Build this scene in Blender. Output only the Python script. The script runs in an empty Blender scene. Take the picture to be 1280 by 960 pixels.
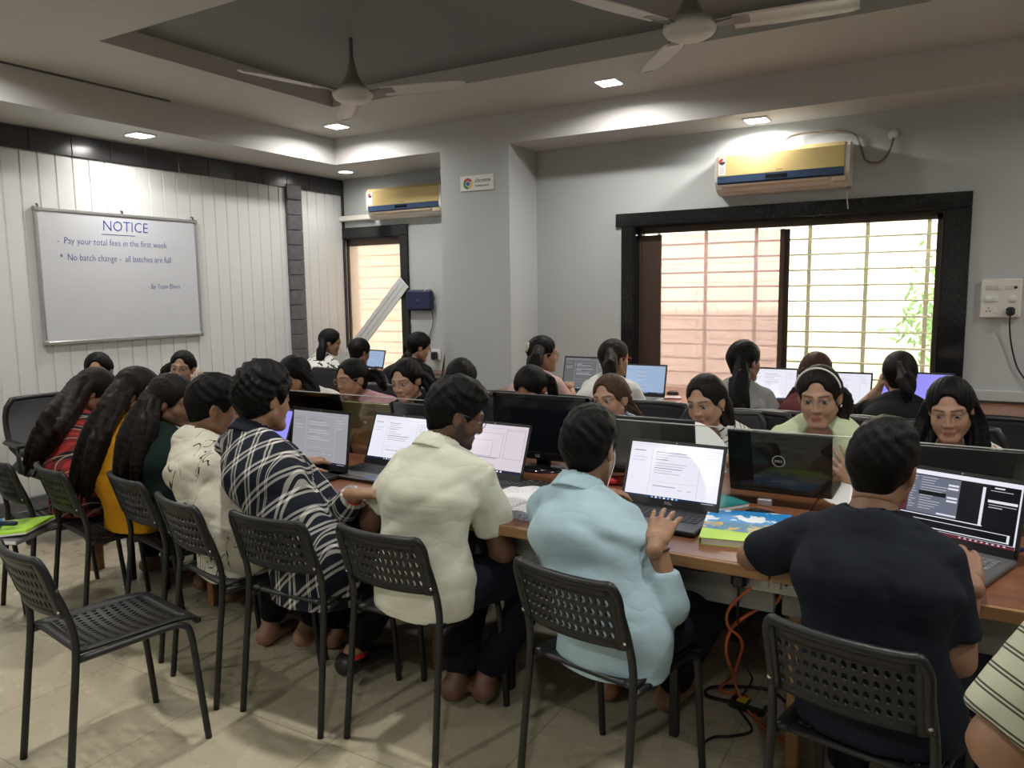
import bpy, math, random
import numpy as np
from mathutils import Vector, Matrix, Euler
random.seed(7); RNG = np.random.default_rng(7)
C = bpy.context.scene.collection
S = bpy.context.scene
PI = math.pi

# ------------------------------------------------------------------ camera
H = 1.53
F_PX = 958.43
YAW, PITCH, ROLL = math.radians(30.34), math.radians(6.88), math.radians(-0.742)
def cam_rot():
    cy, sy = math.cos(YAW), math.sin(YAW)
    fwd = np.array([-sy, cy, 0.]); right = np.array([cy, sy, 0.]); up = np.array([0, 0, 1.])
    cp, sp = math.cos(PITCH), math.sin(PITCH)
    f2 = cp*fwd - sp*up; u2 = cp*up + sp*fwd
    cr, sr = math.cos(ROLL), math.sin(ROLL)
    return cr*right + sr*u2, cr*u2 - sr*right, f2
_r, _u, _f = cam_rot()
cam_d = bpy.data.cameras.new('camera'); cam = bpy.data.objects.new('camera', cam_d); C.objects.link(cam)
cam_d.sensor_width = 36; cam_d.lens = 36*F_PX/1280; cam_d.clip_start = 0.05
cam.matrix_world = Matrix(((_r[0], _u[0], -_f[0], 0), (_r[1], _u[1], -_f[1], 0), (_r[2], _u[2], -_f[2], H), (0, 0, 0, 1)))
S.camera = cam
def _ray(u, v): return _r*((u-640)/F_PX) - _u*((v-480)/F_PX) + _f
CAM = np.array([0, 0, H])
def pz(u, v, z): d = _ray(u, v); return CAM + d*((z-H)/d[2])
def py(u, v, y): d = _ray(u, v); return CAM + d*(y/d[1])
def px(u, v, x): d = _ray(u, v); return CAM + d*(x/d[0])

# ------------------------------------------------------------------ world, sun, exposure
S.view_settings.view_transform = 'Standard'; S.view_settings.look = 'None'
S.view_settings.gamma = 1; S.view_settings.use_curve_mapping = False
S.view_settings.exposure = 0.12
W = bpy.data.worlds.new('world'); S.world = W; W.use_nodes = True
wn = W.node_tree.nodes['Background']; wn.inputs[0].default_value = (0.86, 0.93, 1.0, 1); wn.inputs[1].default_value = 11.0
sun = bpy.data.lights.new('sun', 'SUN'); sun.energy = 34; sun.angle = 0.02; sun.color = (1, .94, .82)
so = bpy.data.objects.new('sun', sun); C.objects.link(so)
so.rotation_euler = Vector((0.72, 0.42, -0.56)).to_track_quat('-Z', 'Y').to_euler()
LAMP_W = 19.0          # every ceiling downlight

# ------------------------------------------------------------------ materials
MATS = {}
def mat(name, col=(.8,.8,.8), rough=.5, metal=0, spec=.5, bump=0, bscale=200, var=0, vscale=5, sss=0, emit=None, estr=0, coat=0, sheen=0):
    if name in MATS: return MATS[name]
    m = bpy.data.materials.new(name); m.use_nodes = True; nt = m.node_tree; b = nt.nodes['Principled BSDF']
    b.inputs['Base Color'].default_value = (*col, 1); b.inputs['Roughness'].default_value = rough
    b.inputs['Metallic'].default_value = metal; b.inputs['Specular IOR Level'].default_value = spec
    if coat: b.inputs['Coat Weight'].default_value = coat
    if sheen: b.inputs['Sheen Weight'].default_value = sheen
    if sss:
        b.inputs['Subsurface Weight'].default_value = sss; b.inputs['Subsurface Radius'].default_value = (.012, .004, .002)
        b.inputs['Subsurface Scale'].default_value = 1.0
    if emit: b.inputs['Emission Color'].default_value = (*emit, 1); b.inputs['Emission Strength'].default_value = estr
    tc = nt.nodes.new('ShaderNodeTexCoord')
    if var:
        n = nt.nodes.new('ShaderNodeTexNoise'); n.inputs['Scale'].default_value = vscale; n.inputs['Detail'].default_value = 4
        nt.links.new(tc.outputs['Object'], n.inputs['Vector'])
        mx = nt.nodes.new('ShaderNodeMix'); mx.data_type = 'RGBA'
        mx.inputs[6].default_value = (*[max(0, c*(1-var)) for c in col], 1); mx.inputs[7].default_value = (*[min(1, c*(1+var)) for c in col], 1)
        nt.links.new(n.outputs['Fac'], mx.inputs[0]); nt.links.new(mx.outputs[2], b.inputs['Base Color'])
    if bump:
        n2 = nt.nodes.new('ShaderNodeTexNoise'); n2.inputs['Scale'].default_value = bscale; n2.inputs['Detail'].default_value = 3
        nt.links.new(tc.outputs['Object'], n2.inputs['Vector'])
        bp = nt.nodes.new('ShaderNodeBump'); bp.inputs['Strength'].default_value = bump; bp.inputs['Distance'].default_value = .004
        nt.links.new(n2.outputs['Fac'], bp.inputs['Height']); nt.links.new(bp.outputs['Normal'], b.inputs['Normal'])
    MATS[name] = m
    return m
class NT:
    """small helper for node trees"""
    def __init__(s, m): s.m = m; s.t = m.node_tree; s.b = s.t.nodes['Principled BSDF']
    def n(s, typ, **kw):
        x = s.t.nodes.new(typ)
        for k, v in kw.items(): setattr(x, k, v)
        return x
    def l(s, a, b): s.t.links.new(a, b)
    def math(s, op, a, b=None, c=None):
        x = s.n('ShaderNodeMath', operation=op)
        for i, v in enumerate((a, b, c)):
            if v is None: continue
            if isinstance(v, (int, float)): x.inputs[i].default_value = v
            else: s.l(v, x.inputs[i])
        return x.outputs[0]
    def mix(s, fac, a, b):
        x = s.n('ShaderNodeMix', data_type='RGBA')
        for i, v in ((0, fac), (6, a), (7, b)):
            if isinstance(v, (int, float)): x.inputs[i].default_value = v
            elif isinstance(v, tuple): x.inputs[i].default_value = (*v, 1)
            else: s.l(v, x.inputs[i])
        return x.outputs[2]
    def coord(s, kind='Object'):
        tc = s.n('ShaderNodeTexCoord'); sp = s.n('ShaderNodeSeparateXYZ'); s.l(tc.outputs[kind], sp.inputs[0]); return tc.outputs[kind], sp.outputs
    def noise(s, vec, scale, detail=3, out='Fac'):
        x = s.n('ShaderNodeTexNoise'); x.inputs['Scale'].default_value = scale; x.inputs['Detail'].default_value = detail
        if vec is not None: s.l(vec, x.inputs['Vector'])
        return x.outputs[out]
    def bump(s, h, strength=.3, dist=.004):
        x = s.n('ShaderNodeBump'); x.inputs['Strength'].default_value = strength; x.inputs['Distance'].default_value = dist
        s.l(h, x.inputs['Height']); s.l(x.outputs[0], s.b.inputs['Normal'])
def nmat(name, rough=.5, **kw):
    m = mat(name, rough=rough, **kw); return NT(m)

wall_m = mat('painted_wall', (.46,.48,.475), .55, var=.04, vscale=1.5, bump=.05, bscale=60)
ceil_m = mat('ceiling_paint', (.48,.47,.435), .6, var=.03, vscale=1.2)
tray_m = mat('grey_ceiling_paint', (.155,.155,.155), .6, var=.06, vscale=1.5, bump=.1, bscale=40)
soffit_m = mat('soffit_paint', (.50,.49,.475), .55)
black_granite = mat('black_granite', (.012,.013,.014), .10, var=.4, vscale=60)
alu_brown = mat('brown_aluminium', (.075,.05,.035), .4, metal=.3)
black_metal = mat('black_powder_coat', (.012,.012,.013), .42, bump=.05, bscale=400)
black_plastic = mat('black_plastic', (.014,.014,.015), .38, bump=.08, bscale=500)
chair_plastic = mat('chair_plastic', (.011,.011,.0115), .42, spec=.4, bump=.12, bscale=450)
mesh_fabric = mat('office_mesh', (.02,.02,.022), .8, bump=.3, bscale=700)
grey_mesh = mat('grey_office_mesh', (.10,.10,.105), .8, bump=.3, bscale=700)
chrome = mat('chrome', (.7,.7,.7), .2, metal=1)
white_plastic = mat('white_plastic', (.72,.72,.69), .35)
off_white = mat('ivory_plastic', (.70,.68,.62), .4)
ac_gold = mat('gold_panel', (.62,.48,.21), .28, metal=.25)
ac_blue = mat('blue_band', (.035,.065,.13), .25)
dark_display = mat('dark_display', (.006,.007,.01), .1)
paper = mat('paper', (.78,.77,.75), .7)
ink = mat('ink', (.03,.03,.06), .6)
blue_ink = mat('blue_marker', (.03,.05,.30), .5)
red_m = mat('red', (.5,.02,.02), .5); yellow_m = mat('yellow', (.75,.52,.03), .5); green_m = mat('green', (.03,.25,.06), .5); blue_m = mat('blue', (.02,.09,.45), .5)
lime_m = mat('lime', (.42,.75,.06), .45); sky_m = mat('sky_blue', (.06,.36,.75), .45); teal_m = mat('teal', (.02,.22,.22), .45)
steel_grey = mat('grey_steel', (.20,.20,.195), .45, metal=.2)
orange_m = mat('orange_cable', (.55,.14,.05), .5)
navy_m = mat('navy_plastic', (.012,.016,.06), .4)
white_blade = mat('fan_white', (.62,.60,.56), .35); fan_brown = mat('fan_beige', (.30,.27,.20), .35, metal=.3)
alu = mat('aluminium_trim', (.55,.55,.55), .3, metal=.9)
gold_lid = mat('gold_lid', (.40,.32,.14), .35, metal=.5)
silver_m = mat('silver', (.45,.45,.46), .35, metal=.6)
lid_black = mat('lid_black', (.012,.013,.015), .25)
lid_grey = mat('lid_dark_grey', (.035,.036,.037), .35)
key_m = mat('key_black', (.02,.02,.022), .5); key_grey = mat('key_grey', (.16,.16,.165), .5)
def emis(name, c, s):
    return mat(name, (0,0,0), .3, emit=c, estr=s)
lamp_glow = emis('lamp_glow', (1, .98, .95), 14)
t = NT(mat('whiteboard', (.56,.57,.60), .16)); 
# wood of the desk tops
t = nmat('mahogany_laminate', .28, col=(.2,.08,.04)); v, o = t.coord()
mp = t.n('ShaderNodeMapping'); mp.inputs['Scale'].default_value = (1.2, 14, 14); t.l(v, mp.inputs[0])
n1 = t.noise(mp.outputs[0], 3, 6)
t.l(t.mix(n1, (.11,.042,.020), (.27,.105,.052)), t.b.inputs['Base Color']); desk_m = t.m
t = nmat('oak_edge', .4, col=(.3,.16,.07)); v, o = t.coord()
mp = t.n('ShaderNodeMapping'); mp.inputs['Scale'].default_value = (1.0, 20, 30); t.l(v, mp.inputs[0])
t.l(t.mix(t.noise(mp.outputs[0], 3, 6), (.20,.095,.035), (.42,.23,.10)), t.b.inputs['Base Color']); oak_m = t.m
# floor tiles
t = nmat('floor_tiles', .16, col=(.4,.37,.3)); v, o = t.coord()
br = t.n('ShaderNodeTexBrick'); br.offset = 0; br.inputs['Scale'].default_value = 1; br.inputs['Mortar Size'].default_value = .0025
br.inputs['Brick Width'].default_value = .6; br.inputs['Row Height'].default_value = .6
br.inputs['Color1'].default_value = (1,1,1,1); br.inputs['Color2'].default_value = (.93,.93,.93,1); br.inputs['Mortar'].default_value = (.62,.6,.57,1)
t.l(v, br.inputs['Vector'])
nz = t.mix(t.noise(v, 2.5, 6), (.51,.455,.325), (.58,.52,.38)); nz2 = t.mix(t.noise(v, 40, 4), (.86,.86,.86), (1.08,1.08,1.08))
mm = t.n('ShaderNodeMix', data_type='RGBA', blend_type='MULTIPLY'); mm.inputs[0].default_value = 1; t.l(nz, mm.inputs[6]); t.l(br.outputs['Color'], mm.inputs[7])
m3 = t.n('ShaderNodeMix', data_type='RGBA', blend_type='MULTIPLY'); m3.inputs[0].default_value = 1; t.l(mm.outputs[2], m3.inputs[6]); t.l(nz2, m3.inputs[7])
t.l(m3.outputs[2], t.b.inputs['Base Color'])
t.l(t.math('ADD', t.math('MULTIPLY', t.noise(v, 6, 4), .25), .16), t.b.inputs['Roughness']); floor_m = t.m
# ribbed wall panels (real grooves are in the mesh; the paint is plain)
panel_m = mat('pvc_panel', (.64,.65,.635), .32, var=.03, vscale=1.2)
# dark stone
t = nmat('dark_stone', .5, col=(.08,.08,.085)); v, o = t.coord()
t.l(t.mix(t.noise(v, 18, 6), (.05,.05,.055), (.15,.15,.16)), t.b.inputs['Base Color']); t.bump(t.noise(v, 30, 5), .5, .01); stone_m = t.m
trim_black = mat('glossy_dark_tile', (.035,.033,.036), .22, var=.3, vscale=12)
# exterior
t = nmat('yellow_block_wall', .8, col=(.7,.62,.42)); v, o = t.coord()
br = t.n('ShaderNodeTexBrick'); br.inputs['Scale'].default_value = 1; br.inputs['Brick Width'].default_value = .45; br.inputs['Row Height'].default_value = .2
br.inputs['Mortar Size'].default_value = .008; br.inputs['Color1'].default_value = (.80,.78,.62,1); br.inputs['Color2'].default_value = (.74,.72,.58,1); br.inputs['Mortar'].default_value = (.50,.48,.38,1)
mp = t.n('ShaderNodeMapping'); mp.inputs['Rotation'].default_value = (PI/2, 0, 0); t.l(v, mp.inputs[0]); t.l(mp.outputs[0], br.inputs['Vector'])
t.l(br.outputs['Color'], t.b.inputs['Base Color']); outwall_m = t.m
leaf_m = mat('leaf', (.10,.24,.03), .5, var=.4, vscale=8)
grille_m = mat('window_bar', (.30,.24,.18), .5)
def glass(name, tint=(1,1,1), opac=.0, diff=(.8,.7,.65), gloss=.08, transl=None):
    m = bpy.data.materials.new(name); m.use_nodes = True; nt = m.node_tree; nt.nodes.clear()
    out = nt.nodes.new('ShaderNodeOutputMaterial'); tr = nt.nodes.new('ShaderNodeBsdfTransparent'); tr.inputs[0].default_value = (*tint, 1)
    gl = nt.nodes.new('ShaderNodeBsdfGlossy'); gl.inputs['Roughness'].default_value = .02
    fr = nt.nodes.new('ShaderNodeFresnel'); fr.inputs[0].default_value = 1.45
    mx = nt.nodes.new('ShaderNodeMixShader'); nt.links.new(fr.outputs[0], mx.inputs[0]); nt.links.new(tr.outputs[0], mx.inputs[1]); nt.links.new(gl.outputs[0], mx.inputs[2])
    last = mx.outputs[0]
    if opac:
        tl = nt.nodes.new('ShaderNodeBsdfTranslucent'); tl.inputs[0].default_value = (*diff, 1)
        df = nt.nodes.new('ShaderNodeBsdfDiffuse'); df.inputs[0].default_value = (*diff, 1)
        m2 = nt.nodes.new('ShaderNodeMixShader'); m2.inputs[0].default_value = .25
        nt.links.new(tl.outputs[0], m2.inputs[1]); nt.links.new(df.outputs[0], m2.inputs[2])
        m3 = nt.nodes.new('ShaderNodeMixShader')
        tc = nt.nodes.new('ShaderNodeTexCoord'); nz = nt.nodes.new('ShaderNodeTexNoise'); nz.inputs['Scale'].default_value = 6; nz.inputs['Detail'].default_value = 8
        nt.links.new(tc.outputs['Object'], nz.inputs['Vector'])
        mr = nt.nodes.new('ShaderNodeMapRange'); mr.inputs[3].default_value = opac*.75; mr.inputs[4].default_value = min(1, opac*1.25); nt.links.new(nz.outputs['Fac'], mr.inputs[0])
        nt.links.new(mr.outputs[0], m3.inputs[0]); nt.links.new(last, m3.inputs[1]); nt.links.new(m2.outputs[0], m3.inputs[2]); last = m3.outputs[0]
    nt.links.new(last, out.inputs[0]); return m
pane_dusty = glass('dusty_pink_pane', (.66,.56,.57), .36, (.62,.50,.52)); pane_alcove = glass('dusty_alcove_pane', (.52,.46,.44), .5, (.52,.45,.43))
pane_clear = glass('clear_pane', (1,1,.96), .06, (.9,.9,.8))
acrylic = glass('acrylic_divider', (.93,.95,.94))
lens_glass = glass('spectacle_lens', (.97,.97,.97))

# ------------------------------------------------------------------ mesh helpers
def tag(o, label=None, cat=None, group=None, kind=None):
    if label: o['label'] = label
    if cat: o['category'] = cat
    if group: o['group'] = group
    if kind: o['kind'] = kind
    return o
def empty(name, loc=(0,0,0), rz=0, label=None, cat=None, group=None):
    o = bpy.data.objects.new(name, None); C.objects.link(o); o.location = loc; o.rotation_euler = (0, 0, rz); o.empty_display_size = .05
    return tag(o, label, cat, group)
class MB:
    def __init__(s): s.v = []; s.f = []; s.mi = []; s.sm = []
    def add(s, vs, fs, mi=0, smooth=False, M=None):
        b = len(s.v)
        for p in vs:
            p = Vector(p)
            s.v.append(tuple(M @ p) if M is not None else tuple(p))
        for f in fs: s.f.append([b+i for i in f]); s.mi.append(mi); s.sm.append(smooth)
        return s
    def box(s, c, size, mi=0, M=None, bev=0):
        x, y, z = [d/2 for d in size]; cx, cy, cz = c
        if bev <= 0:
            vs = [(cx+a*x, cy+b*y, cz+d*z) for a in (-1,1) for b in (-1,1) for d in (-1,1)]
            return s.add(vs, [(0,1,3,2),(4,6,7,5),(0,4,5,1),(2,3,7,6),(0,2,6,4),(1,5,7,3)], mi, False, M)
        e = min(bev, x*.99, y*.99, z*.99)
        # chamfered box
        vs = []; idx = {}
        for a in (-1,1):
            for b in (-1,1):
                for d in (-1,1):
                    for k in range(3):
                        q = [a*x, b*y, d*z]
                        for j in range(3):
                            if j != k: q[j] -= (a, b, d)[j]*e
                        idx[(a,b,d,k)] = len(vs); vs.append((cx+q[0], cy+q[1], cz+q[2]))
        fs = []
        def quad(k, sgn):
            i, j = [(1,2),(2,0),(0,1)][k]
            ks = []
            for (p, q) in ((-1,-1),(1,-1),(1,1),(-1,1)):
                t = [0,0,0]; t[k] = sgn; t[i] = p; t[j] = q; ks.append(idx[(*t, k)])
            fs.append(ks if sgn > 0 else ks[::-1])
        for k in range(3):
            for sg in (-1, 1): quad(k, sg)
        for k in range(3):
            i, j = [(1,2),(2,0),(0,1)][k]
            for p in (-1,1):
                for q in (-1,1):
                    a = [0,0,0]; a[i] = p; a[j] = q
                    a1 = a[:]; a1[k] = -1; a2 = a[:]; a2[k] = 1
                    fs.append([idx[(*a1,i)], idx[(*a2,i)], idx[(*a2,j)], idx[(*a1,j)]] if p*q > 0 else [idx[(*a1,j)], idx[(*a2,j)], idx[(*a2,i)], idx[(*a1,i)]])
        for a in (-1,1):
            for b in (-1,1):
                for d in (-1,1):
                    tr = [idx[(a,b,d,0)], idx[(a,b,d,1)], idx[(a,b,d,2)]]
                    fs.append(tr if a*b*d > 0 else tr[::-1])
        return s.add(vs, fs, mi, False, M)
    def tube(s, pts, r, n=8, mi=0, M=None, caps=True, closed=False):
        pts = [Vector(p) for p in pts]; N = len(pts); rs = r if isinstance(r, (list, tuple)) else [r]*N
        vs = []; fs = []; prev = None
        for i, p in enumerate(pts):
            if closed: d = pts[(i+1) % N]-pts[i-1]
            else: d = (pts[min(i+1, N-1)]-pts[max(i-1, 0)])
            d = d.normalized() if d.length > 1e-9 else Vector((0,0,1))
            if prev is None: a = d.orthogonal().normalized()
            else: a = (prev - d*prev.dot(d)); a = a.normalized() if a.length > 1e-6 else d.orthogonal().normalized()
            prev = a; b = d.cross(a)
            for k in range(n):
                th = 2*PI*k/n; vs.append(p + (a*math.cos(th)+b*math.sin(th))*rs[i])
        R = N if closed else N-1
        for i in range(R):
            for k in range(n):
                i2 = (i+1) % N
                fs.append((i*n+k, i*n+(k+1) % n, i2*n+(k+1) % n, i2*n+k))
        if caps and not closed: fs.append(tuple(range(n))[::-1]); fs.append(tuple((N-1)*n+k for k in range(n)))
        return s.add(vs, fs, mi, True, M)
    def lathe(s, prof, n=24, mi=0, M=None):
        vs = []; fs = []
        for (r, z) in prof:
            for k in range(n): th = 2*PI*k/n; vs.append((r*math.cos(th), r*math.sin(th), z))
        for i in range(len(prof)-1):
            for k in range(n): fs.append((i*n+k, i*n+(k+1) % n, (i+1)*n+(k+1) % n, (i+1)*n+k))
        fs.append(tuple(range(n))[::-1]); fs.append(tuple((len(prof)-1)*n+k for k in range(n)))
        return s.add(vs, fs, mi, True, M)
    def prism(s, poly, x0, x1, mi=0, M=None, smooth=False):
        """poly in (y,z), extruded along x"""
        n = len(poly); vs = [(x0, y, z) for y, z in poly]+[(x1, y, z) for y, z in poly]
        fs = [tuple(range(n))[::-1], tuple(range(n, 2*n))]+[(i, (i+1) % n, n+(i+1) % n, n+i) for i in range(n)]
        return s.add(vs, fs, mi, smooth, M)
    def quad(s, a, b, c, d, mi=0, M=None): return s.add([a, b, c, d], [(0,1,2,3)], mi, False, M)
    def rect(s, x0, y0, x1, y1, z, mi=0, M=None): return s.quad((x0,y0,z), (x1,y0,z), (x1,y1,z), (x0,y1,z), mi, M)
    def build(s, name, mats, parent=None, loc=None, rz=None):
        me = bpy.data.meshes.new(name); me.from_pydata(s.v, [], s.f)
        for m in (mats if isinstance(mats, (list, tuple)) else [mats]): me.materials.append(m)
        me.polygons.foreach_set('material_index', s.mi); me.polygons.foreach_set('use_smooth', s.sm)
        me.update(); o = bpy.data.objects.new(name, me); C.objects.link(o)
        if parent: o.parent = parent
        if loc is not None: o.location = loc
        if rz is not None: o.rotation_euler = (0, 0, rz)
        return o
def copy_tree(o, parent=None):
    c = o.copy(); C.objects.link(c); c.parent = parent
    for ch in list(o.children): copy_tree(ch, c)
    return c
def struct(o): o['kind'] = 'structure'; return o
def smooth_path(pts, n=6):
    pts = [Vector(p) for p in pts]; out = []
    for i in range(len(pts)-1):
        p0 = pts[max(i-1, 0)]; p1 = pts[i]; p2 = pts[i+1]; p3 = pts[min(i+2, len(pts)-1)]
        for k in range(n):
            t = k/n
            out.append(.5*((2*p1)+(-p0+p2)*t+(2*p0-5*p1+4*p2-p3)*t*t+(-p0+3*p1-3*p2+p3)*t**3))
    out.append(pts[-1]); return out
def text_mesh(mb, body, size, M, mi=0, offset=0.0, align='LEFT', shear=0, depth=.0006):
    cu = bpy.data.curves.new('txt', 'FONT'); cu.body = body; cu.size = size; cu.align_x = align; cu.offset = offset; cu.shear = shear; cu.extrude = depth; cu.resolution_u = 2
    ob = bpy.data.objects.new('txt', cu); C.objects.link(ob)
    dg = bpy.context.evaluated_depsgraph_get(); me = ob.evaluated_get(dg).to_mesh()
    mb.add([v.co.copy() for v in me.vertices], [tuple(p.vertices) for p in me.polygons], mi, False, M)
    ob.evaluated_get(dg).to_mesh_clear(); bpy.data.objects.remove(ob); bpy.data.curves.remove(cu)
def frame_matrix(o, x, y, z):
    return Matrix(((x[0],y[0],z[0],o[0]), (x[1],y[1],z[1],o[1]), (x[2],y[2],z[2],o[2]), (0,0,0,1)))

# ------------------------------------------------------------------ room
XL, XR = -5.75, 3.2          # left wall, right wall (out of frame)
YB = -2.6                    # wall behind the camera
YW, YA, YC = 6.0, 6.30, 5.53 # right part of back wall, alcove wall, column / beam face
ZS, ZC, ZT = 2.725, 2.96, 3.075
XS = -5.12                   # inner face of the left drop ceiling
XC0, XC1 = -3.92, -3.24      # column
struct(MB().box(((XL+XR)/2, (YB+YA)/2, -.05), (XR-XL+.4, YA-YB+.4, .1)).build('floor', floor_m))
# left wall of vertical ribbed panels: grooves are geometry
mb = MB(); pitch = .125; y = YB
prof = []
while y < YA:
    prof += [(y, 0), (y+.004, -.007), (y+.010, -.007), (y+.014, 0), (y+pitch-.016, 0)]
    y += pitch
prof = [(min(a, YA), b) for a, b in prof]+[(YA, 0)]
n = len(prof); vs = [(XL+d, a, 0) for a, d in prof]+[(XL+d, a, 3.1) for a, d in prof]
mb.add(vs, [(i, i+1, n+i+1, n+i) for i in range(n-1)])
mb.box((XL-.06, (YB+YA)/2, 1.55), (.1, YA-YB, 3.1))
struct(mb.build('wall_left', panel_m))
# dark tiled trim on the left wall
mb = MB(); ys0 = px(354, 215, XL)[1]; ys1 = px(373, 220, XL)[1]
yy = YB
while yy < YA-.02:
    e = min(yy+.30, YA-.01); mb.box((XL+.012, (yy+e)/2, 2.64), (.024, e-yy-.003, .155), bev=.003); yy += .30
struct(mb.build('trim_1', trim_black))
mb = MB(); z = .1
while z < 2.56:
    mb.box((XL+.018, (ys0+ys1)/2, z+.073), (.036, ys1-ys0, .143), bev=.006); z += .147
struct(mb.build('trim_2', stone_m))
struct(MB().box((XL+.012, (YB+YA)/2, .05), (.024, YA-YB, .10), bev=.004).build('baseboard_left', stone_m))
struct(MB().box((XL+.008, YA-.008, 1.4), (.022, .022, 2.6)).build('trim_3', trim_black))
# back walls, column, beam as one plastered shell with real window holes
def wall_with_hole(name, x0, x1, y, th, hx0, hx1, hz0, hz1, z1, m):
    mb = MB()
    mb.box(((x0+hx0)/2, y+th/2, z1/2), (hx0-x0, th, z1)); mb.box(((x1+hx1)/2, y+th/2, z1/2), (x1-hx1, th, z1))
    mb.box(((hx0+hx1)/2, y+th/2, hz0/2), (hx1-hx0, th, hz0)); mb.box(((hx0+hx1)/2, y+th/2, (z1+hz1)/2), (hx1-hx0, th, z1-hz1))
    return struct(mb.build(name, m))
wx0, wz1 = py(793, 283, YW)[0], py(793, 283, YW)[2]; wx1 = py(1182, 259, YW)[0]; wz0 = .62
ax0, az1 = py(430, 305, YA)[0]-.02, py(430, 298, YA)[2]; ax1 = py(501, 300, YA)[0]; az0 = .66
wall_with_hole('wall_back', XC1, XR+.1, YW, .22, wx0, wx1, wz0, wz1, 3.0, wall_m)
wall_with_hole('wall_alcove', XL, XC0+.02, YA, .22, ax0, ax1, az0, az1, 3.0, wall_m)
struct(MB().box(((XC0+XC1)/2, (YC+YA)/2+.1, ZS/2), (XC1-XC0, YA-YC+.2, ZS-.001)).build('wall_column', wall_m))
struct(MB().box((XR+.06, (YB+YA)/2, 1.55), (.12, YA-YB+.4, 3.1)).build('wall_right', wall_m))
struct(MB().box(((XL+XR)/2, YB-.06, 1.55), (XR-XL+.4, .12, 3.1)).build('wall_rear', wall_m))
# ceilings
def slab_with_hole(x0, x1, y0, y1, hx0, hx1, hy0, hy1, z, th, mb):
    zc = z+th/2
    mb.box(((x0+hx0)/2, (y0+y1)/2, zc), (hx0-x0, y1-y0, th)); mb.box(((x1+hx1)/2, (y0+y1)/2, zc), (x1-hx1, y1-y0, th))
    mb.box(((hx0+hx1)/2, (y0+hy0)/2, zc), (hx1-hx0, hy0-y0, th)); mb.box(((hx0+hx1)/2, (y1+hy1)/2, zc), (hx1-hx0, y1-hy1, th))
TX0, TX1 = -4.27, -.21; TY0, TY1 = 2.74, 4.61
mb = MB(); slab_with_hole(XS, XR, YB, YC, TX0, TX1, TY0, TY1, ZC, ZT-ZC, mb); struct(mb.build('ceiling', ceil_m))
struct(MB().box(((TX0+TX1)/2, (TY0+TY1)/2, ZT+.05), (TX1-TX0+.4, TY1-TY0+.4, .1)).build('ceiling_recess', tray_m))
struct(MB().box(((XL+XS)/2, (YB+YA)/2, (ZS+3.0)/2), (XS-XL, YA-YB, 3.0-ZS)).build('ceiling_left_drop', soffit_m))
struct(MB().box(((XS+XR)/2, (YC+YA)/2, (ZS+3.0)/2), (XR-XS, YA-YC, 3.0-ZS)).build('ceiling_back_drop', soffit_m))
struct(MB().box(((XL+XR)/2, (YB+YA)/2, 3.25), (XR-XL+.6, YA-YB+.8, .1)).build('roof', wall_m))
# thin shadow gap strip along the left drop
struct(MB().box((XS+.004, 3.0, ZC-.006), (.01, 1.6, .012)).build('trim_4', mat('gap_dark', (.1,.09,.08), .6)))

# main window
def frame_border(x0, x1, z0, z1, bw, y, th, mb, bwr=None, mi=0):
    bwr = bwr or bw
    mb.box(((x0+x1)/2, y, z1+bw/2), (x1-x0+2*bwr, th, bw), mi, bev=.004); mb.box((x0-bw/2, y, (z0+z1)/2), (bw, th, z1-z0), mi, bev=.004); mb.box((x1+bwr/2, y, (z0+z1)/2), (bwr, th, z1-z0), mi, bev=.004)
    mb.box(((x0+x1)/2, y, z0-bw/2), (x1-x0+2*bwr, th, bw), mi, bev=.004)
win = empty('window_1', ((wx0+wx1)/2, YW, wz0)); struct(win)
def rel(mb, par, name, m):
    o = mb.build(name, m); o.parent = par; o.matrix_parent_inverse = Matrix.Translation(-par.location); return o
mb = MB(); frame_border(wx0, wx1, wz0, wz1, .105, YW-.012, .03, mb, .155)
mb.box(((wx0+wx1)/2, YW+.10, wz1-.006), (wx1-wx0, .2, .012)); mb.box((wx0+.006, YW+.1, (wz0+wz1)/2), (.012, .2, wz1-wz0)); mb.box((wx1-.006, YW+.1, (wz0+wz1)/2), (.012, .2, wz1-wz0))
mb.box(((wx0+wx1)/2, YW+.08, wz0+.008), (wx1-wx0, .3, .016))
rel(mb, win, 'granite_surround', black_granite)
fz1 = wz1-.02; Yf = YW+.13
xs_open = py(828, 293, Yf)[0]; xm0, xm1 = py(976, 290, Yf)[0], py(987, 290, Yf)[0]; xr0 = py(1172, 280, Yf)[0]
pz1 = py(900, 290, Yf)[2]
xg = py(804, 300, Yf)[0]
mb = MB(); mb.box(((wx0+wx1)/2, Yf, (pz1+fz1)/2+.012), (wx1-wx0-.03, .08, fz1-pz1+.0))
mb.box(((wx0+wx1)/2, Yf, wz0+.05), (wx1-wx0-.03, .08, .07)); mb.box((wx1-.03, Yf, (wz0+fz1)/2), (.03, .08, fz1-wz0))
mb.box((wx0+.02, Yf, (wz0+fz1)/2), (.02, .08, fz1-wz0)); rel(mb, win, 'window_frame', alu_brown)
mb = MB(); zc = (wz0+.08+pz1)/2; hh = pz1-wz0-.08
mb.box(((xg+xs_open)/2, Yf-.02, zc), (xs_open-xg, .03, hh), bev=.004); mb.box((xm0+.02, Yf-.02, zc), (.035, .03, hh), bev=.004)
rel(mb, win, 'sliding_sash', alu_brown)
mb = MB(); mb.box((xm1-.02, Yf+.02, zc), (.045, .03, hh), bev=.004); mb.box(((xr0+wx1-.045)/2, Yf+.02, zc), (wx1-.045-xr0, .03, hh), bev=.004); rel(mb, win, 'fixed_sash', alu_brown)
rel(MB().box(((xs_open+xm0)/2, Yf-.02, zc), (xm0-xs_open, .005, hh)), win, 'dusty_pane', pane_dusty)
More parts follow.
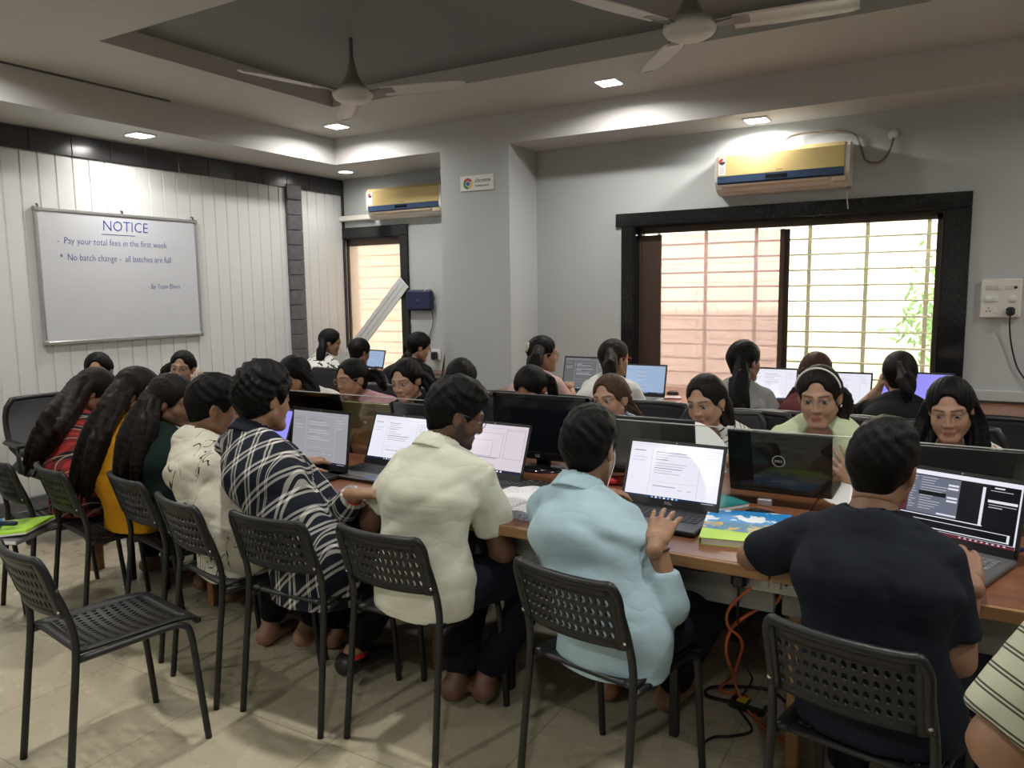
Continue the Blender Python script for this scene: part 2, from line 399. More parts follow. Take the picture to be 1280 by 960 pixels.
rel(MB().box(((xm1+xr0)/2, Yf+.02, zc), (xr0-xm1, .005, hh)), win, 'clear_pane', pane_clear)
mb = MB(); z = wz0+.1
while z < wz1+.05:
    mb.tube([(wx0-.1, YW+.30, z), (wx1+.1, YW+.30, z)], .008, 6); z += .118
for xx in np.linspace(wx0+.1, wx1-.1, 6):
    mb.box((xx, YW+.315, (wz0+wz1)/2), (.03, .006, wz1-wz0+.3))
rel(mb, win, 'security_grille', grille_m)
# alcove window
aw = empty('window_2', ((ax0+ax1)/2, YA, az0)); struct(aw)
mb = MB(); frame_border(ax0, ax1, az0, az1, .105, YA-.012, .03, mb, .10)
mb.box(((ax0+ax1)/2, YA+.1, az1-.006), (ax1-ax0, .2, .012)); rel(mb, aw, 'granite_surround', black_granite)
mb = MB(); Ya2 = YA+.06; zt = py(440, 308, Ya2)[2]
mb.box(((ax0+ax1)/2, Ya2, (zt+az1)/2), (ax1-ax0-.01, .05, az1-zt)); mb.box((ax0+.022, Ya2, (az0+az1)/2), (.04, .05, az1-az0)); mb.box((ax1-.006, Ya2, (az0+az1)/2), (.012, .05, az1-az0))
rel(mb, aw, 'window_frame', alu_brown)
rel(MB().box(((ax0+ax1)/2+.02, Ya2, (az0+zt)/2), (ax1-ax0-.05, .005, zt-az0)), aw, 'dusty_pane', pane_alcove)
mb = MB(); z = az0+.1
while z < az1: mb.tube([(ax0-.1, YA+.30, z), (ax1+.1, YA+.30, z)], .007, 6); z += .118
rel(mb, aw, 'security_grille', grille_m)
# leaning white panel outside/against the alcove window
pA = py(418, 455, YA-.05); pB = py(499, 345, YA-.05)
mb = MB(); d = Vector(pB-pA); d.y = 0; Lp = d.length; d.normalize(); s_ = Vector((d.z, 0, -d.x)); Mp = frame_matrix(Vector(pA), d, s_, Vector((0, 1, 0)))
for k in range(3): mb.box((Lp/2-.15, .035+.052*k, 0), (Lp+.30, .048, .012), bev=.003, M=Mp)
mb.box((Lp/2-.15, .087, .004), (Lp+.30, .15, .006), M=Mp)
o = mb.build('panel_offcut', panel_m); tag(o, 'white ribbed panel offcut leaning slanted across the small alcove window', 'panel')
# exterior
struct(MB().box((-1.5, 8.3, 2.4), (16, .2, 7)).build('exterior_wall', outwall_m))
struct(MB().box((-1.5, 7.4, -.3), (16, 2.2, .2)).build('exterior_ground', mat('exterior_paving', (.45,.43,.38), .8, var=.1)))
mb = MB(); rr = random.Random(3); bp = py(1165, 390, 7.6)
for k in range(260):
    c = Vector(bp)+Vector((rr.gauss(0, .13), rr.gauss(0, .12), rr.gauss(-.02, .24))); a = Vector((rr.gauss(0,1), rr.gauss(0,1), rr.gauss(0,1))).normalized()*.05; b = a.orthogonal().normalized()*.02
    mb.add([c-a, c+b, c+a, c-b], [(0,1,2,3)])
top = Vector(bp); mb.tube([(top.x+.05, top.y+.05, -.2), (top.x+.02, top.y, 1.0), top], [.03, .02, .008], 6)
tag(mb.build('shrub', leaf_m), 'leafy green shrub seen outside through the right window pane', 'plant')

# ------------------------------------------------------------------ ceiling lamps
def downlight(x, y, z, square, label, vis=True):
    e = empty('ceiling_light', (x, y, z), 0, label, 'ceiling light', 'ceiling downlights')
    if square:
        MB().box((0, 0, -.004), (.17, .17, .012), bev=.003).build('frame', white_plastic, e)
        MB().box((0, 0, -.011), (.14, .14, .004)).build('diffuser', lamp_glow, e)
    else:
        MB().lathe([(.085, .004), (.085, -.006), (.072, -.012), (.066, -.008)], 28).build('frame', white_plastic, e)
        MB().lathe([(.066, -.006), (.066, -.010), (.0655, -.0105)], 28).build('diffuser', lamp_glow, e)
    l = bpy.data.lights.new('downlight', 'AREA'); l.shape = 'DISK'; l.size = .13; l.energy = LAMP_W*(1 if square else .35)*(.55 if x < XS else 1); l.color = (1, .975, .93); l.spread = math.radians(165)
    lo = bpy.data.objects.new('lamp_light', l); C.objects.link(lo); lo.location = (0, 0, -.016); lo.parent = e
    return e
q = pz(421, 157, ZC); downlight(q[0], q[1], ZC, True, 'square downlight near the ceiling corner, below the left fan')
q = pz(761, 102, ZC); downlight(q[0], q[1], ZC, True, 'square downlight right of the column, between the two fans')
q = pz(175, 168, ZS); downlight(q[0], q[1], ZS, True, 'square downlight in the left drop ceiling above the whiteboard')
q = pz(432, 214, ZS); downlight(q[0], q[1], ZS, False, 'small round downlight in the alcove above the left air conditioner')
q = pz(953, 153, ZS); downlight(q[0]-.01, q[1]-.13, ZS, True, 'square downlight in the drop ceiling above the right air conditioner')
for x, y in ((-4.7, 2.2), (-2.3, 2.0), (-.2, 2.2), (1.6, 4.8), (1.6, 2.0), (-4.7, -.4), (-2.3, -.8), (.2, -.8)):  # assumed downlights out of view, added to fill the room with soft light
    downlight(x, y, ZC, True, 'unseen square ceiling downlight added for soft fill light')

# ------------------------------------------------------------------ ceiling fans
def fan(hub, label, angles):
    e = empty('ceiling_fan', hub, 0, label, 'ceiling fan', 'white ceiling fans')
    hz = ZT-hub[2]
    MB().tube([(0,0,.10), (0,0,hz)], .011, 10).build('rod', mat('fan_rod', (.12,.15,.17), .4), e)
    MB().lathe([(.075,.045), (.06,.07), (.035,.12), (.022,.17), (.014,.215)], 24).build('canopy', fan_brown, e)
    MB().lathe([(.03,-.052), (.075,-.048), (.11,-.03), (.125,-.008), (.125,.012), (.105,.035), (.06,.05)], 32).build('motor', white_blade, e)
    for a in angles:
        M = Matrix.Rotation(math.radians(a), 4, 'Z')
        mb = MB(); vs = []; fs = []
        N = 14
        for i in range(N):
            tt = i/(N-1); x = .20+.53*tt; wd = .058+.012*math.sin(PI*tt)
            if i == N-1: wd *= .72
            for j in range(5):
                s_ = -1+2*j/4; yv = wd*s_
                zv = -.012*s_-.008*(1-s_*s_)*-1
                vs.append((x, yv, zv+.004)); 
        vs2 = [(x, yv, zv-.004) for x, yv, zv in vs]; n_ = len(vs)
        for i in range(N-1):
            for j in range(4):
                p = i*5+j; fs.append((p, p+5, p+6, p+1)); fs.append((n_+p, n_+p+1, n_+p+6, n_+p+5))
        for i in range(N-1):
            p = i*5; fs.append((p, n_+p, n_+p+5, p+5)); p += 4; fs.append((p, p+5, n_+p+5, n_+p))
        p = (N-1)*5; fs.append((p, n_+p, n_+p+4, p+4)); fs.append((0, 4, n_+4, n_))
        mb.add(vs+vs2, fs, 0, True, M); b = mb.build('blade', white_blade, e)
        mb = MB(); mb.add([(.10,-.02,0), (.27,-.04,.012), (.27,.04,-.002), (.10,.02,0), (.10,-.02,.008), (.27,-.04,.02), (.27,.04,.006), (.10,.02,.008)],
                          [(3,2,1,0), (4,5,6,7), (0,1,5,4), (1,2,6,5), (2,3,7,6), (3,0,4,7)], 0, False, M); mb.build('blade_bracket', steel_grey, e)
    return e
q = pz(441, 118, 2.745); fan(tuple(q), 'whole ceiling fan at left with pale blades and conical beige canopy', (-104, 16, 136))
q = pz(862, 36, 2.745); fan(tuple(q), 'ceiling fan near the top centre, cut by the upper edge of the photo', (6, 126, 246))

# ------------------------------------------------------------------ whiteboard
wb = [px(40, 260, XL), px(242, 275, XL), px(251, 418, XL), px(52, 432, XL)]
y0 = (wb[0][1]+wb[3][1])/2; y1 = (wb[1][1]+wb[2][1])/2; z1 = (wb[0][2]+wb[1][2])/2; z0 = (wb[2][2]+wb[3][2])/2
e = empty('whiteboard', (XL+.02, (y0+y1)/2, z0), 0, 'white notice board with blue handwriting hung on the left panel wall', 'whiteboard')
w_, h_ = y1-y0, z1-z0
MB().box((.0, 0, h_/2), (.016, w_-.02, h_-.02)).build('board', mat('whiteboard', rough=.16), e)
mb = MB()
for (c, sz) in (((.004, 0, .010), (.028, w_, .024)), ((.004, 0, h_-.010), (.028, w_, .024)), ((.004, -w_/2+.010, h_/2), (.028, .024, h_)), ((.004, w_/2-.010, h_/2), (.028, .024, h_))): mb.box(c, sz, bev=.005)
mb.build('board_frame', alu, e)
for sy in (-1, 1):
    for zz in (.012, h_-.012): MB().box((.006, sy*(w_/2-.012), zz), (.036, .04, .04), bev=.010).build('corner_cap', mat('cap_grey', (.25,.25,.25), .4), e)
for yy in (-w_/2+.03, 0, w_/2-.03): MB().tube([(-.01, yy, h_+.025), (.008, yy, h_+.022), (.01, yy, h_+.002)], .006, 8).build('hanger_hook', black_metal, e)
def wb_pt(u, v): p = px(u, v, XL+.03); return (p[1]-(y0+y1)/2, p[2]-z0)
def wb_text(mb, s, u, v, size, sp=1.0):
    a, b = wb_pt(u, v); rr = random.Random(len(s)+int(u)); x = a
    M = Matrix.Translation((.0095, a, b)) @ Matrix(((0,0,1,0), (1,0,0,0), (0,1,0,0), (0,0,0,1))) @ Matrix.Diagonal((sp, 1, 1, 1))
    text_mesh(mb, s, size, M, 0, -.0012 if size > .05 else -.0008, shear=.06, depth=.0004)
mb = MB()
wb_text(mb, 'NOTICE', 128, 288, .115, .92)
wb_text(mb, '-  Pay your total fees in the first week', 71, 304, .072, .82)
wb_text(mb, '*  No batch change -  all batches are full', 75, 325, .072, .79)
wb_text(mb, '- By Team Elixys', 185, 361, .058, .78)
a, b = wb_pt(127, 291); a2, b2 = wb_pt(169, 293); mb.box((.0098, (a+a2)/2, b-.01), (.0006, a2-a, .004))
mb.build('handwriting', blue_ink, e)

# ------------------------------------------------------------------ air conditioners
def aircon(p0, wd, ht, label, parts_label=None):
    """p0 = lower left corner against the wall"""
    e = empty('air_conditioner', p0, 0, label, 'air conditioner', 'gold fronted split air conditioners')
    dp = .20
    prof = [(0, 0), (-.10, 0), (-.165, .035), (-dp, .085), (-dp-.004, .12), (-dp, ht-.03), (-dp+.03, ht), (0, ht)]
    MB().prism(prof, .012, wd-.012).build('body', off_white, e)
    MB().prism([(a*1.01, b) for a, b in prof], 0, .02).build('end_cap', off_white, e); MB().prism([(a*1.01, b) for a, b in prof], wd-.03, wd).build('end_cap', off_white, e)
    MB().prism([(-dp-.001, .118), (-dp-.010, .125), (-dp-.008, ht-.03), (-dp+.022, ht-.001), (-dp+.03, ht-.004), (-dp+.005, ht-.03)], .022, wd-.034).build('front_panel', ac_gold, e)
    MB().prism([(-.185, .066), (-dp-.009, .075), (-dp-.011, .122), (-dp, .122)], .022, wd-.034).build('blue_band', ac_blue, e)
    MB().box((wd*.48, -dp-.0105, .099), (wd*.16, .004, .024)).build('display', dark_display, e)
    MB().prism([(-.12, .010), (-.150, .028), (-.192, .050), (-.198, .062), (-.185, .062), (-.115, .022)], .05, wd*.86).build('louvre', mat('louvre_cream', (.62,.52,.38), .4), e)
    MB().box((wd*.93, -.178, .045), (wd*.11, .04, .046), bev=.01).build('receiver_cover', mat('cover_beige', (.55,.46,.33), .4), e)
    mb = MB(); M = Matrix.Translation((.03, -dp-.0105, ht*.45)) @ Matrix.Rotation(PI/2, 4, 'X')
    mb.rect(0, 0, .052, .125, 0, 0, M)
    N = 16
    for k in range(N):
        a0, a1 = PI*k/N*2, PI*(k+1)/N*2
        mi = 1 if PI*.35 < (a0+a1)/2 < PI*1.15 else (2 if (a0+a1)/2 > PI else 0)
        mb.add([(.026, .095, .0006), (.026+.024*math.cos(a0), .095+.024*math.sin(a0), .0006), (.026+.024*math.cos(a1), .095+.024*math.sin(a1), .0006)], [(0,1,2)], mi, False, M)
    for i in range(4): mb.rect(.010, .014+.012*i, .042, .018+.012*i, .0006, 3, M)
    mb.build('energy_sticker', [paper, red_m, ink, mat('sticker_text', (.35,.3,.32), .6)], e)
    mb = MB(); mb.box((wd*.5, -dp-.009, .142), (.045, .003, .007)); mb.build('badge', mat('badge', (.30,.22,.10), .4), e)
    return e
p = py(893, 243, YW-.20); p2 = py(1061, 232, YW-.20); h2 = py(892, 192, YW-.2)[2]-p[2]
aircon((p[0], YW-.001, p[2]), p2[0]-p[0], h2, 'air conditioner above the large window with a cable looping to its right')
acw, ach = p2[0]-p[0], h2
p = py(459, 274, YA-.20); aircon((p[0], YA-.001, p[2]), acw, ach, 'air conditioner in the left alcove, its right end hidden by the column')
# aircon cable and round socket
sk = py(1117, 168, YW); e = empty('cable_outlet', (sk[0], YW, sk[2]), 0, 'round white cable outlet high on the wall right of the air conditioner', 'outlet')
MB().lathe([(.035, 0), (.033, .012), (.02, .02), (.008, .022)], 20, 0, Matrix.Rotation(PI/2, 4, 'X')).build('outlet_cover', white_plastic, e)
cpts = [py(983, 174, YW-.10), py(992, 169, YW-.06), py(1020, 165, YW-.03), py(1064, 166, YW-.02), py(1076, 184, YW-.02), py(1082, 200, YW-.02), py(1098, 203, YW-.02), py(1110, 192, YW-.02), py(1117, 172, YW-.02)]
tag(MB().tube(smooth_path(cpts), .008, 8).build('power_cable', mat('cable_tan', (.22,.17,.12), .5)), 'tan cable drooping from the right air conditioner to the wall outlet', 'cable')
cp = [py(424, 274, YA-.05), py(462, 272, YA-.05)]
tag(MB().box(((cp[0][0]+cp[1][0])/2, YA-.03, cp[0][2]), (cp[1][0]-cp[0][0]+.04, .06, .055), bev=.008).build('pipe_duct', off_white), 'white pipe duct running from the left air conditioner to the corner', 'duct')
c0 = py(1059, 238, YW-.03)
tag(MB().tube([c0, py(1059, 250, YW-.03), py(1060, 261, YW-.03)], .004, 6).build('white_wire', white_plastic), 'short white wire crossing the black granite window surround', 'wire')

# ------------------------------------------------------------------ chrome sign on the column
p = py(576, 240, YC); p2 = py(617, 236, YC); pt = py(575, 221, YC)
sw, sh = p2[0]-p[0], pt[2]-p[2]
e = empty('wall_sign', (p[0], YC, p[2]), 0, 'small white sign with a coloured ring logo on the column', 'sign')
MB().box((sw/2, -.004, sh/2), (sw, .008, sh), bev=.002).build('sign_board', paper, e)
Mx = Matrix.Translation((0, -.0085, 0)) @ Matrix.Rotation(PI/2, 4, 'X')
mb = MB(); cx, cy, R0 = sw*.24, sh*.48, sh*.36
N = 36
for k in range(N):
    a0, a1 = 2*PI*k/N, 2*PI*(k+1)/N; am = math.degrees((a0+a1)/2)
    mi = 0 if 30 < am < 150 else (1 if 150 <= am < 270 else 2)
    mb.add([(cx+.52*R0*math.cos(a0), cy+.52*R0*math.sin(a0), 0), (cx+R0*math.cos(a0), cy+R0*math.sin(a0), 0), (cx+R0*math.cos(a1), cy+R0*math.sin(a1), 0), (cx+.52*R0*math.cos(a1), cy+.52*R0*math.sin(a1), 0)], [(0,1,2,3)], mi, False, Mx)
    mb.add([(cx, cy, .0004), (cx+.4*R0*math.cos(a0), cy+.4*R0*math.sin(a0), .0004), (cx+.4*R0*math.cos(a1), cy+.4*R0*math.sin(a1), .0004)], [(0,1,2)], 3, False, Mx)
mb.build('ring_logo', [red_m, green_m, yellow_m, blue_m], e)
mb = MB(); text_mesh(mb, 'chrome', sh*.40, Mx @ Matrix.Translation((sw*.45, sh*.52, 0)), 0, -.0002); text_mesh(mb, 'Training Space', sh*.19, Mx @ Matrix.Translation((sw*.45, sh*.25, 0)), 0)
mb.build('lettering', ink, e)

# ------------------------------------------------------------------ router, sockets, switchboard
p = py(513, 388, YA); p2 = py(544, 362, YA)
e = empty('wifi_router', ((p[0]+p2[0])/2, YA, p[2]), 0, 'dark navy router box fixed on the wall right of the alcove window', 'router')
MB().box((0, -.05, (p2[2]-p[2])/2), (p2[0]-p[0], .06, p2[2]-p[2]), bev=.02).build('router_body', navy_m, e)
MB().box((0, -.012, (p2[2]-p[2])/2), (.08, .024, .08)).build('wall_bracket', black_plastic, e)
MB().lathe([(.022, 0), (.02, .003)], 20, 0, Matrix.Translation((0, -.08, .09)) @ Matrix.Rotation(PI/2, 4, 'X')).build('emblem', mat('router_emblem', (.03,.04,.10), .3), e)
cp = [py(540, 388, YA-.04), py(541, 405, YA-.02), py(536, 425, YA-.02), py(538, 440, YA-.02)]
tag(MB().tube(smooth_path(cp), .004, 6).build('router_cable', black_plastic), 'thin dark cable hanging below the navy router', 'cable')
cp = [py(530, 364, YA-.08), py(536, 358, YA-.05), py(541, 362, YA-.03), py(545, 369, YA-.03), py(543, 380, YA-.03)]
tag(MB().tube(smooth_path(cp), .004, 6).build('router_lead', white_plastic), 'white lead curling over the top of the navy router', 'cable')
p = py(546, 443, YA)
e = empty('wall_socket', (p[0], YA, p[2]), 0, 'white wall socket with black adapter beside the column', 'socket')
MB().box((0, -.008, .0), (.11, .016, .11), bev=.004).build('socket_plate', white_plastic, e)
MB().box((.0, -.045, -.01), (.055, .06, .08), bev=.01).build('adapter', black_plastic, e)
p = py(1224, 397, YW); p2 = py(1278, 348, YW); sw, sh = p2[0]-p[0], p2[2]-p[2]
e = empty('switchboard', (p[0], YW, p[2]), 0, 'ivory switchboard with switches and sockets on the wall right of the large window', 'switchboard')
MB().box((sw/2, -.018, sh/2), (sw, .036, sh), bev=.008).build('switchboard_plate', off_white, e)
def switch(x, z): MB().box((x, -.040, z), (.026, .010, .036), bev=.004).build('switch', white_plastic, e)
for i in range(4): MB().box((sw*(.16+.09*i), -.039, sh*.78), (.018, .008, .03), bev=.003).build('switch', mat('switch_pinkish', (.66,.60,.57), .4), e)
for i in range(2): MB().box((sw*(.64+.09*i), -.039, sh*.78), (.018, .008, .03), bev=.003).build('switch', mat('switch_pinkish'), e)
MB().lathe([(.011, 0), (.009, .006)], 14, 0, Matrix.Translation((sw*.85, -.036, sh*.78)) @ Matrix.Rotation(PI/2, 4, 'X')).build('indicator', black_plastic, e)
for x_ in (.22, .79): MB().lathe([(.024, 0), (.022, .01), (.016, .016)], 18, 0, Matrix.Translation((sw*x_, -.036, sh*.49)) @ Matrix.Rotation(PI/2, 4, 'X')).build('dimmer_knob', white_plastic, e)
switch(sw*.38, sh*.49); switch(sw*.38, sh*.2); switch(sw*.64, sh*.2)
mb = MB()
for a in (90, 215, 325): mb.box((sw*.21+.012*math.cos(math.radians(a)), -.037, sh*.2+.012*math.sin(math.radians(a))), (.008, .004, .008), bev=.002)
mb.build('socket_holes', black_plastic, e)
pl = py(1263, 389, YW-.06)
e = empty('power_plug', (pl[0], YW-.048, pl[2]), 0, 'black plug in the ivory switchboard with a hanging wire', 'plug')
MB().box((0, -.025, 0), (.05, .05, .055), bev=.012).build('plug_body', black_plastic, e)
cp = [Vector(py(1263, 392, YW-.06)), Vector(py(1262, 405, YW-.05)), Vector(py(1264, 430, YW-.03)), Vector(py(1272, 460, YW-.02)), Vector(py(1290, 485, YW-.02))]
cp = [c-Vector((pl[0], YW-.048, pl[2])) for c in cp]
MB().tube(smooth_path(cp), .005, 6).build('cord', black_plastic, e)

# ------------------------------------------------------------------ computer tables
DZ = .75; DY0, DYG, DY1 = 2.145, 2.80, 3.45
def table(x0, x1, y0, y1, label, legs, oak=True, panel=True, group='long computer tables', cat='table'):
    e = empty('computer_table', ((x0+x1)/2, (y0+y1)/2, 0), 0, label, cat, group)
    w, d = x1-x0, y1-y0
    MB().box((0, .003, DZ-.0175), (w-.004, d-.006, .035), bev=.002).build('tabletop', desk_m, e)
    if oak: MB().box((0, -d/2, DZ-.0185), (w-.004, .012, .037), bev=.003).build('edge_band', oak_m, e)
    for lx, ly in legs: MB().box((lx-(x0+x1)/2, ly-(y0+y1)/2, (DZ-.035)/2), (.03, .03, DZ-.035), bev=.003).build('leg', black_metal, e)
    if panel: MB().box((0, -d/2+.13, DZ-.11), (w-.02, .018, .14), bev=.004).build('cable_panel', steel_grey, e)
    return e
xs = [-4.18, -3.175, -1.8, -.425, .95]
names = ['computer table at the far left end, in front of the red plaid and mustard shirts', 'computer table in front of the navy plaid shirt and the cream shirt',
         'computer table with the monitor and open laptop, second from the right end', 'computer table at the right end with the dark screened laptop']
for i in range(4):
    a, b = xs[i], xs[i+1]
    e = table(a, b, DY0, DY1, names[i], [(b-.36, 3.25), (a+.36, 3.25), (b-.36, 2.42), (a+.36, 2.42)])
    MB().box((a+.03-(a+b)/2, 2.42-(DY0+DY1)/2, (DZ-.04)/2), (.04, .07, DZ-.04), bev=.004).build('wooden_leg', oak_m, e)
# cable grommet and hinge plate
q = pz(950, 640, DZ)
e = empty('cable_grommet', (q[0], q[1], DZ), math.radians(-4), 'oval black cable grommet set in the table by the glass divider', 'grommet')
mb = MB(); mb.lathe([(.032, 0), (.032, .003), (.02, .004), (.019, .001)], 24, 0, Matrix.Diagonal((1.6, 1, 1, 1))); mb.build('grommet_ring', black_plastic, e)
def divider(x0, x1, label, dh=.272):
    e = empty('glass_divider', ((x0+x1)/2, DYG, DZ), 0, label, 'divider', 'clear desk dividers')
    MB().box((0, 0, dh/2), (x1-x0, .006, dh-.004)).build('acrylic_sheet', acrylic, e)
    MB().box((0, 0, dh), (x1-x0, .0062, .003)).build('polished_edge', mat('polished_edge', (.45,.47,.45), .25), e)
    for s_ in (-1, 1):
        m = MB().box((s_*((x1-x0)/2-.28), -.012, .012), (.05, .02, .024), bev=.003).build('hinge_clip', silver_m, e)
    return e
divider(-3.12, -2.02, 'clear divider sheet between the tables, in front of the pink top', .290)
divider(-1.22, -.30, 'clear divider sheet with a metal hinge clip, in front of the black laptop lid')
divider(-.27, .85, 'clear divider sheet at the right end, in front of the floral white top')
# rear worktops
table(-3.18, -.1, 4.70, 5.97, 'long worktop under the window, left half with the pink and white tops', [(-3.05, 4.85), (-1.6, 4.85), (-.2, 4.85), (-3.05, 5.8), (-.2, 5.8)], panel=False, group='worktops along the back wall')
table(-.095, 3.0, 4.70, 5.97, 'long worktop under the window, right half with loose papers', [(.0, 4.85), (1.5, 4.85), (2.9, 4.85), (0., 5.8), (2.9, 5.8)], panel=False, group='worktops along the back wall')
table(-5.72, -3.95, 5.62, 6.27, 'small worktop in the alcove under the narrow window', [(-5.6, 5.72), (-4.05, 5.72), (-5.6, 6.15), (-4.05, 6.15)], panel=False)
struct(MB().box(((-.3+3.1)/2, YW-.02, .80), (3.4-.1, .04, .07), bev=.004).build('trim_5', wall_m))

# sockets on the cable panel
q = py(960, 722, DY0+.12)
e = empty('socket_strip', (q[0], DY0+.12, q[2]), 0, 'white socket and switch plate on the grey panel under the table edge', 'socket')
MB().box((0, -.008, 0), (.20, .018, .078), bev=.003).build('strip_plate', off_white, e)
for x_ in (-.005, .03): MB().box((x_, -.020, 0), (.025, .010, .05), bev=.003).build('switch', white_plastic, e)
mb = MB()
for a in (90, 210, 330): mb.tube([(.068+.014*math.cos(math.radians(a)), -.0165, .014*math.sin(math.radians(a))), (.068+.014*math.cos(math.radians(a)), -.019, .014*math.sin(math.radians(a)))], .0045, 8)
mb.build('socket_holes', black_plastic, e)
pb = q
e = empty('socket_plug', (q[0]-.07, DY0+.12-.018, q[2]), 0, 'black plug in the socket plate under the table edge', 'plug')
MB().box((0, -.03, 0), (.045, .055, .045), bev=.01).build('plug_body', black_plastic, e)
base = Vector((q[0]-.07, DY0+.12-.018, q[2]))
cpts = [Vector((q[0]-.07, DY0+.06, q[2]-.02)), Vector(py(922, 770, 2.3)), Vector(py(925, 800, 2.45)), Vector(pz(934, 835, .10)), Vector(pz(940, 850, .03)), Vector(pz(925, 872, .03))]
MB().tube(smooth_path([c-base for c in cpts]), .004, 6).build('cord', black_plastic, e)
def cable(pts, r, m, label, name='floor_cable', cat='cable', group=None): return tag(MB().tube(smooth_path(pts, 8), r, 6).build(name, m), label, cat, group)
cable([py(990, 722, 2.25), py(968, 755, 2.3), py(945, 762, 2.32), py(915, 785, 2.34), py(908, 815, 2.4), pz(915, 845, .12), pz(900, 862, .015), pz(935, 872, .012), pz(950, 905, .012), pz(1000, 935, .012)], .006, orange_m, 'orange extension cable looping down from under the table to the floor')
cable([py(938, 735, 2.2), py(912, 760, 2.26), py(910, 782, 2.3), py(928, 805, 2.4), pz(918, 850, .10), pz(938, 892, .012), pz(965, 915, .012), pz(985, 935, .012)], .005, orange_m, 'thinner orange cable crossing the longer orange cable under the table')
cable([pz(920, 878, .02), pz(885, 870, .015), pz(886, 860, .015), pz(915, 858, .015), pz(960, 862, .015), pz(985, 880, .012)], .006, black_plastic, 'black lead looped around the charger brick on the floor')
cable([pz(922, 885, .015), pz(940, 912, .01), pz(915, 920, .01), pz(890, 922, .01), pz(874, 938, .01), pz(882, 965, .01)], .005, black_plastic, 'black lead snaking from the charger brick toward the bottom of the photo')
cable([py(836, 702, DY0+.10), py(870, 712, DY0+.10), py(915, 712, DY0+.10)], .006, black_plastic, 'black cable running along the grey panel beneath the table edge')
q = pz(935, 882, .02)
e = empty('charger_brick', (q[0], q[1], 0), math.radians(-6), 'black laptop charger brick with a yellow tag on the floor', 'charger')
MB().box((0, 0, .019), (.13, .055, .034), bev=.008).build('brick_body', black_plastic, e)
MB().box((.035, -.0, .0372), (.05, .045, .001)).build('rating_label', mat('label_grey', (.35,.35,.35), .5), e); MB().box((-.02, -.0, .0375), (.035, .04, .002)).build('yellow_tag', yellow_m, e)

# ------------------------------------------------------------------ things on the tables
def book(name, c, size, rz, cover, label, cat='book', pages=True):
    e = empty(name, c, rz, label, cat); w, d, h = size
    MB().box((0, 0, .001), (w, d, .002)).build('back_cover', cover, e)
    MB().box((.002, 0, h/2), (w-.006, d-.006, h-.004)).build('pages', paper, e)
    MB().box((0, 0, h-.0005), (w, d, .002)).build('front_cover', cover, e)
    MB().box((-w/2, 0, h/2), (.003, d, h)).build('spine', cover, e); return e
def magazine_cover():
    t = nmat('illustrated_cover', .3, col=(.1,.4,.8)); v, o = t.coord()
    sky = t.mix(t.math('GREATER_THAN', t.noise(v, 14, 3), .56), (.03,.26,.62), (.8,.85,.9))
    land = t.mix(t.math('GREATER_THAN', t.noise(v, 22, 2), .52), (.05,.20,.35), (.35,.33,.25))
    land2 = t.mix(t.math('GREATER_THAN', t.noise(v, 30, 1), .60), land, (.65,.45,.1))
    a = t.mix(t.math('GREATER_THAN', t.math('ADD', o[1], t.math('MULTIPLY', t.noise(v, 8, 2), .06)), .045), land2, sky)
    b = t.mix(t.math('LESS_THAN', t.math('ADD', o[1], t.math('MULTIPLY', o[0], .12)), -.078), a, (.40,.62,.03))
    t.l(b, t.b.inputs['Base Color']); return t.m
q = [pz(875, 678, DZ), pz(985, 650, DZ), pz(960, 686, DZ), pz(905, 641, DZ)]
ctr = sum(q)/4; ang = math.atan2(q[2][1]-q[0][1], q[2][0]-q[0][0])
book('textbook', (ctr[0]+.012, ctr[1]-.02, DZ), (.27, .33, .022), ang, magazine_cover(), 'large textbook with blue sky and lime green illustrated cover at the table edge')
q = pz(897, 636, DZ); book('notebook', (q[0]-.03, q[1]+.03, DZ), (.15, .22, .014), math.radians(-35), teal_m, 'teal notebook tucked beside the laptop of the light blue shirt')
# open ruled notebook by the white polo
t = nmat('ruled_paper', .7, col=(.78,.77,.75)); v, o = t.coord()
ln = t.math('LESS_THAN', t.math('FRACT', t.math('MULTIPLY', o[1], 110)), .14)
wr = t.math('MULTIPLY', t.math('GREATER_THAN', t.noise(v, 120, 2), .55), t.math('LESS_THAN', t.math('FRACT', t.math('MULTIPLY', o[1], 110)), .5))
wr = t.math('MULTIPLY', wr, t.math('GREATER_THAN', t.noise(v, 9, 1), .47))
t.l(t.mix(wr, t.mix(ln, (.78,.77,.76), (.52,.56,.70)), (.34,.34,.42)), t.b.inputs['Base Color']); ruled_m = t.m
a = pz(622, 652, DZ+.02); b = pz(676, 600, DZ+.02)
e = empty('open_notebook', ((a[0]+b[0])/2+.05, (a[1]+b[1])/2-.02, DZ), math.radians(-8), 'thick open ruled notebook curling over the table edge by the white polo', 'notebook')
def page_block(x0, x1, d, h, mb, bow):
    N = 10; vs = []; 
    for i in range(N+1):
        tt = i/N; x = x0+(x1-x0)*tt; z = h*(1-.35*tt)+bow*math.sin(PI*min(1, tt*1.3))
        vs += [(x, -d/2, z), (x, d/2, z), (x, -d/2, 0), (x, d/2, 0)]
    fs = []
    for i in range(N):
        p = i*4; fs += [(p, p+4, p+5, p+1), (p+2, p+3, p+7, p+6), (p, p+2, p+6, p+4), (p+1, p+5, p+7, p+3)]
    fs += [(0, 1, 3, 2), (N*4, N*4+2, N*4+3, N*4+1)]
    if x1 < x0: fs = [f[::-1] for f in fs]
    mb.add(vs, fs, 0, False)
mb = MB(); page_block(.002, .20, .29, .022, mb, .012); mb.build('right_pages', ruled_m, e)
mb = MB(); page_block(-.002, -.20, .29, .028, mb, .012); mb.build('left_pages', ruled_m, e)
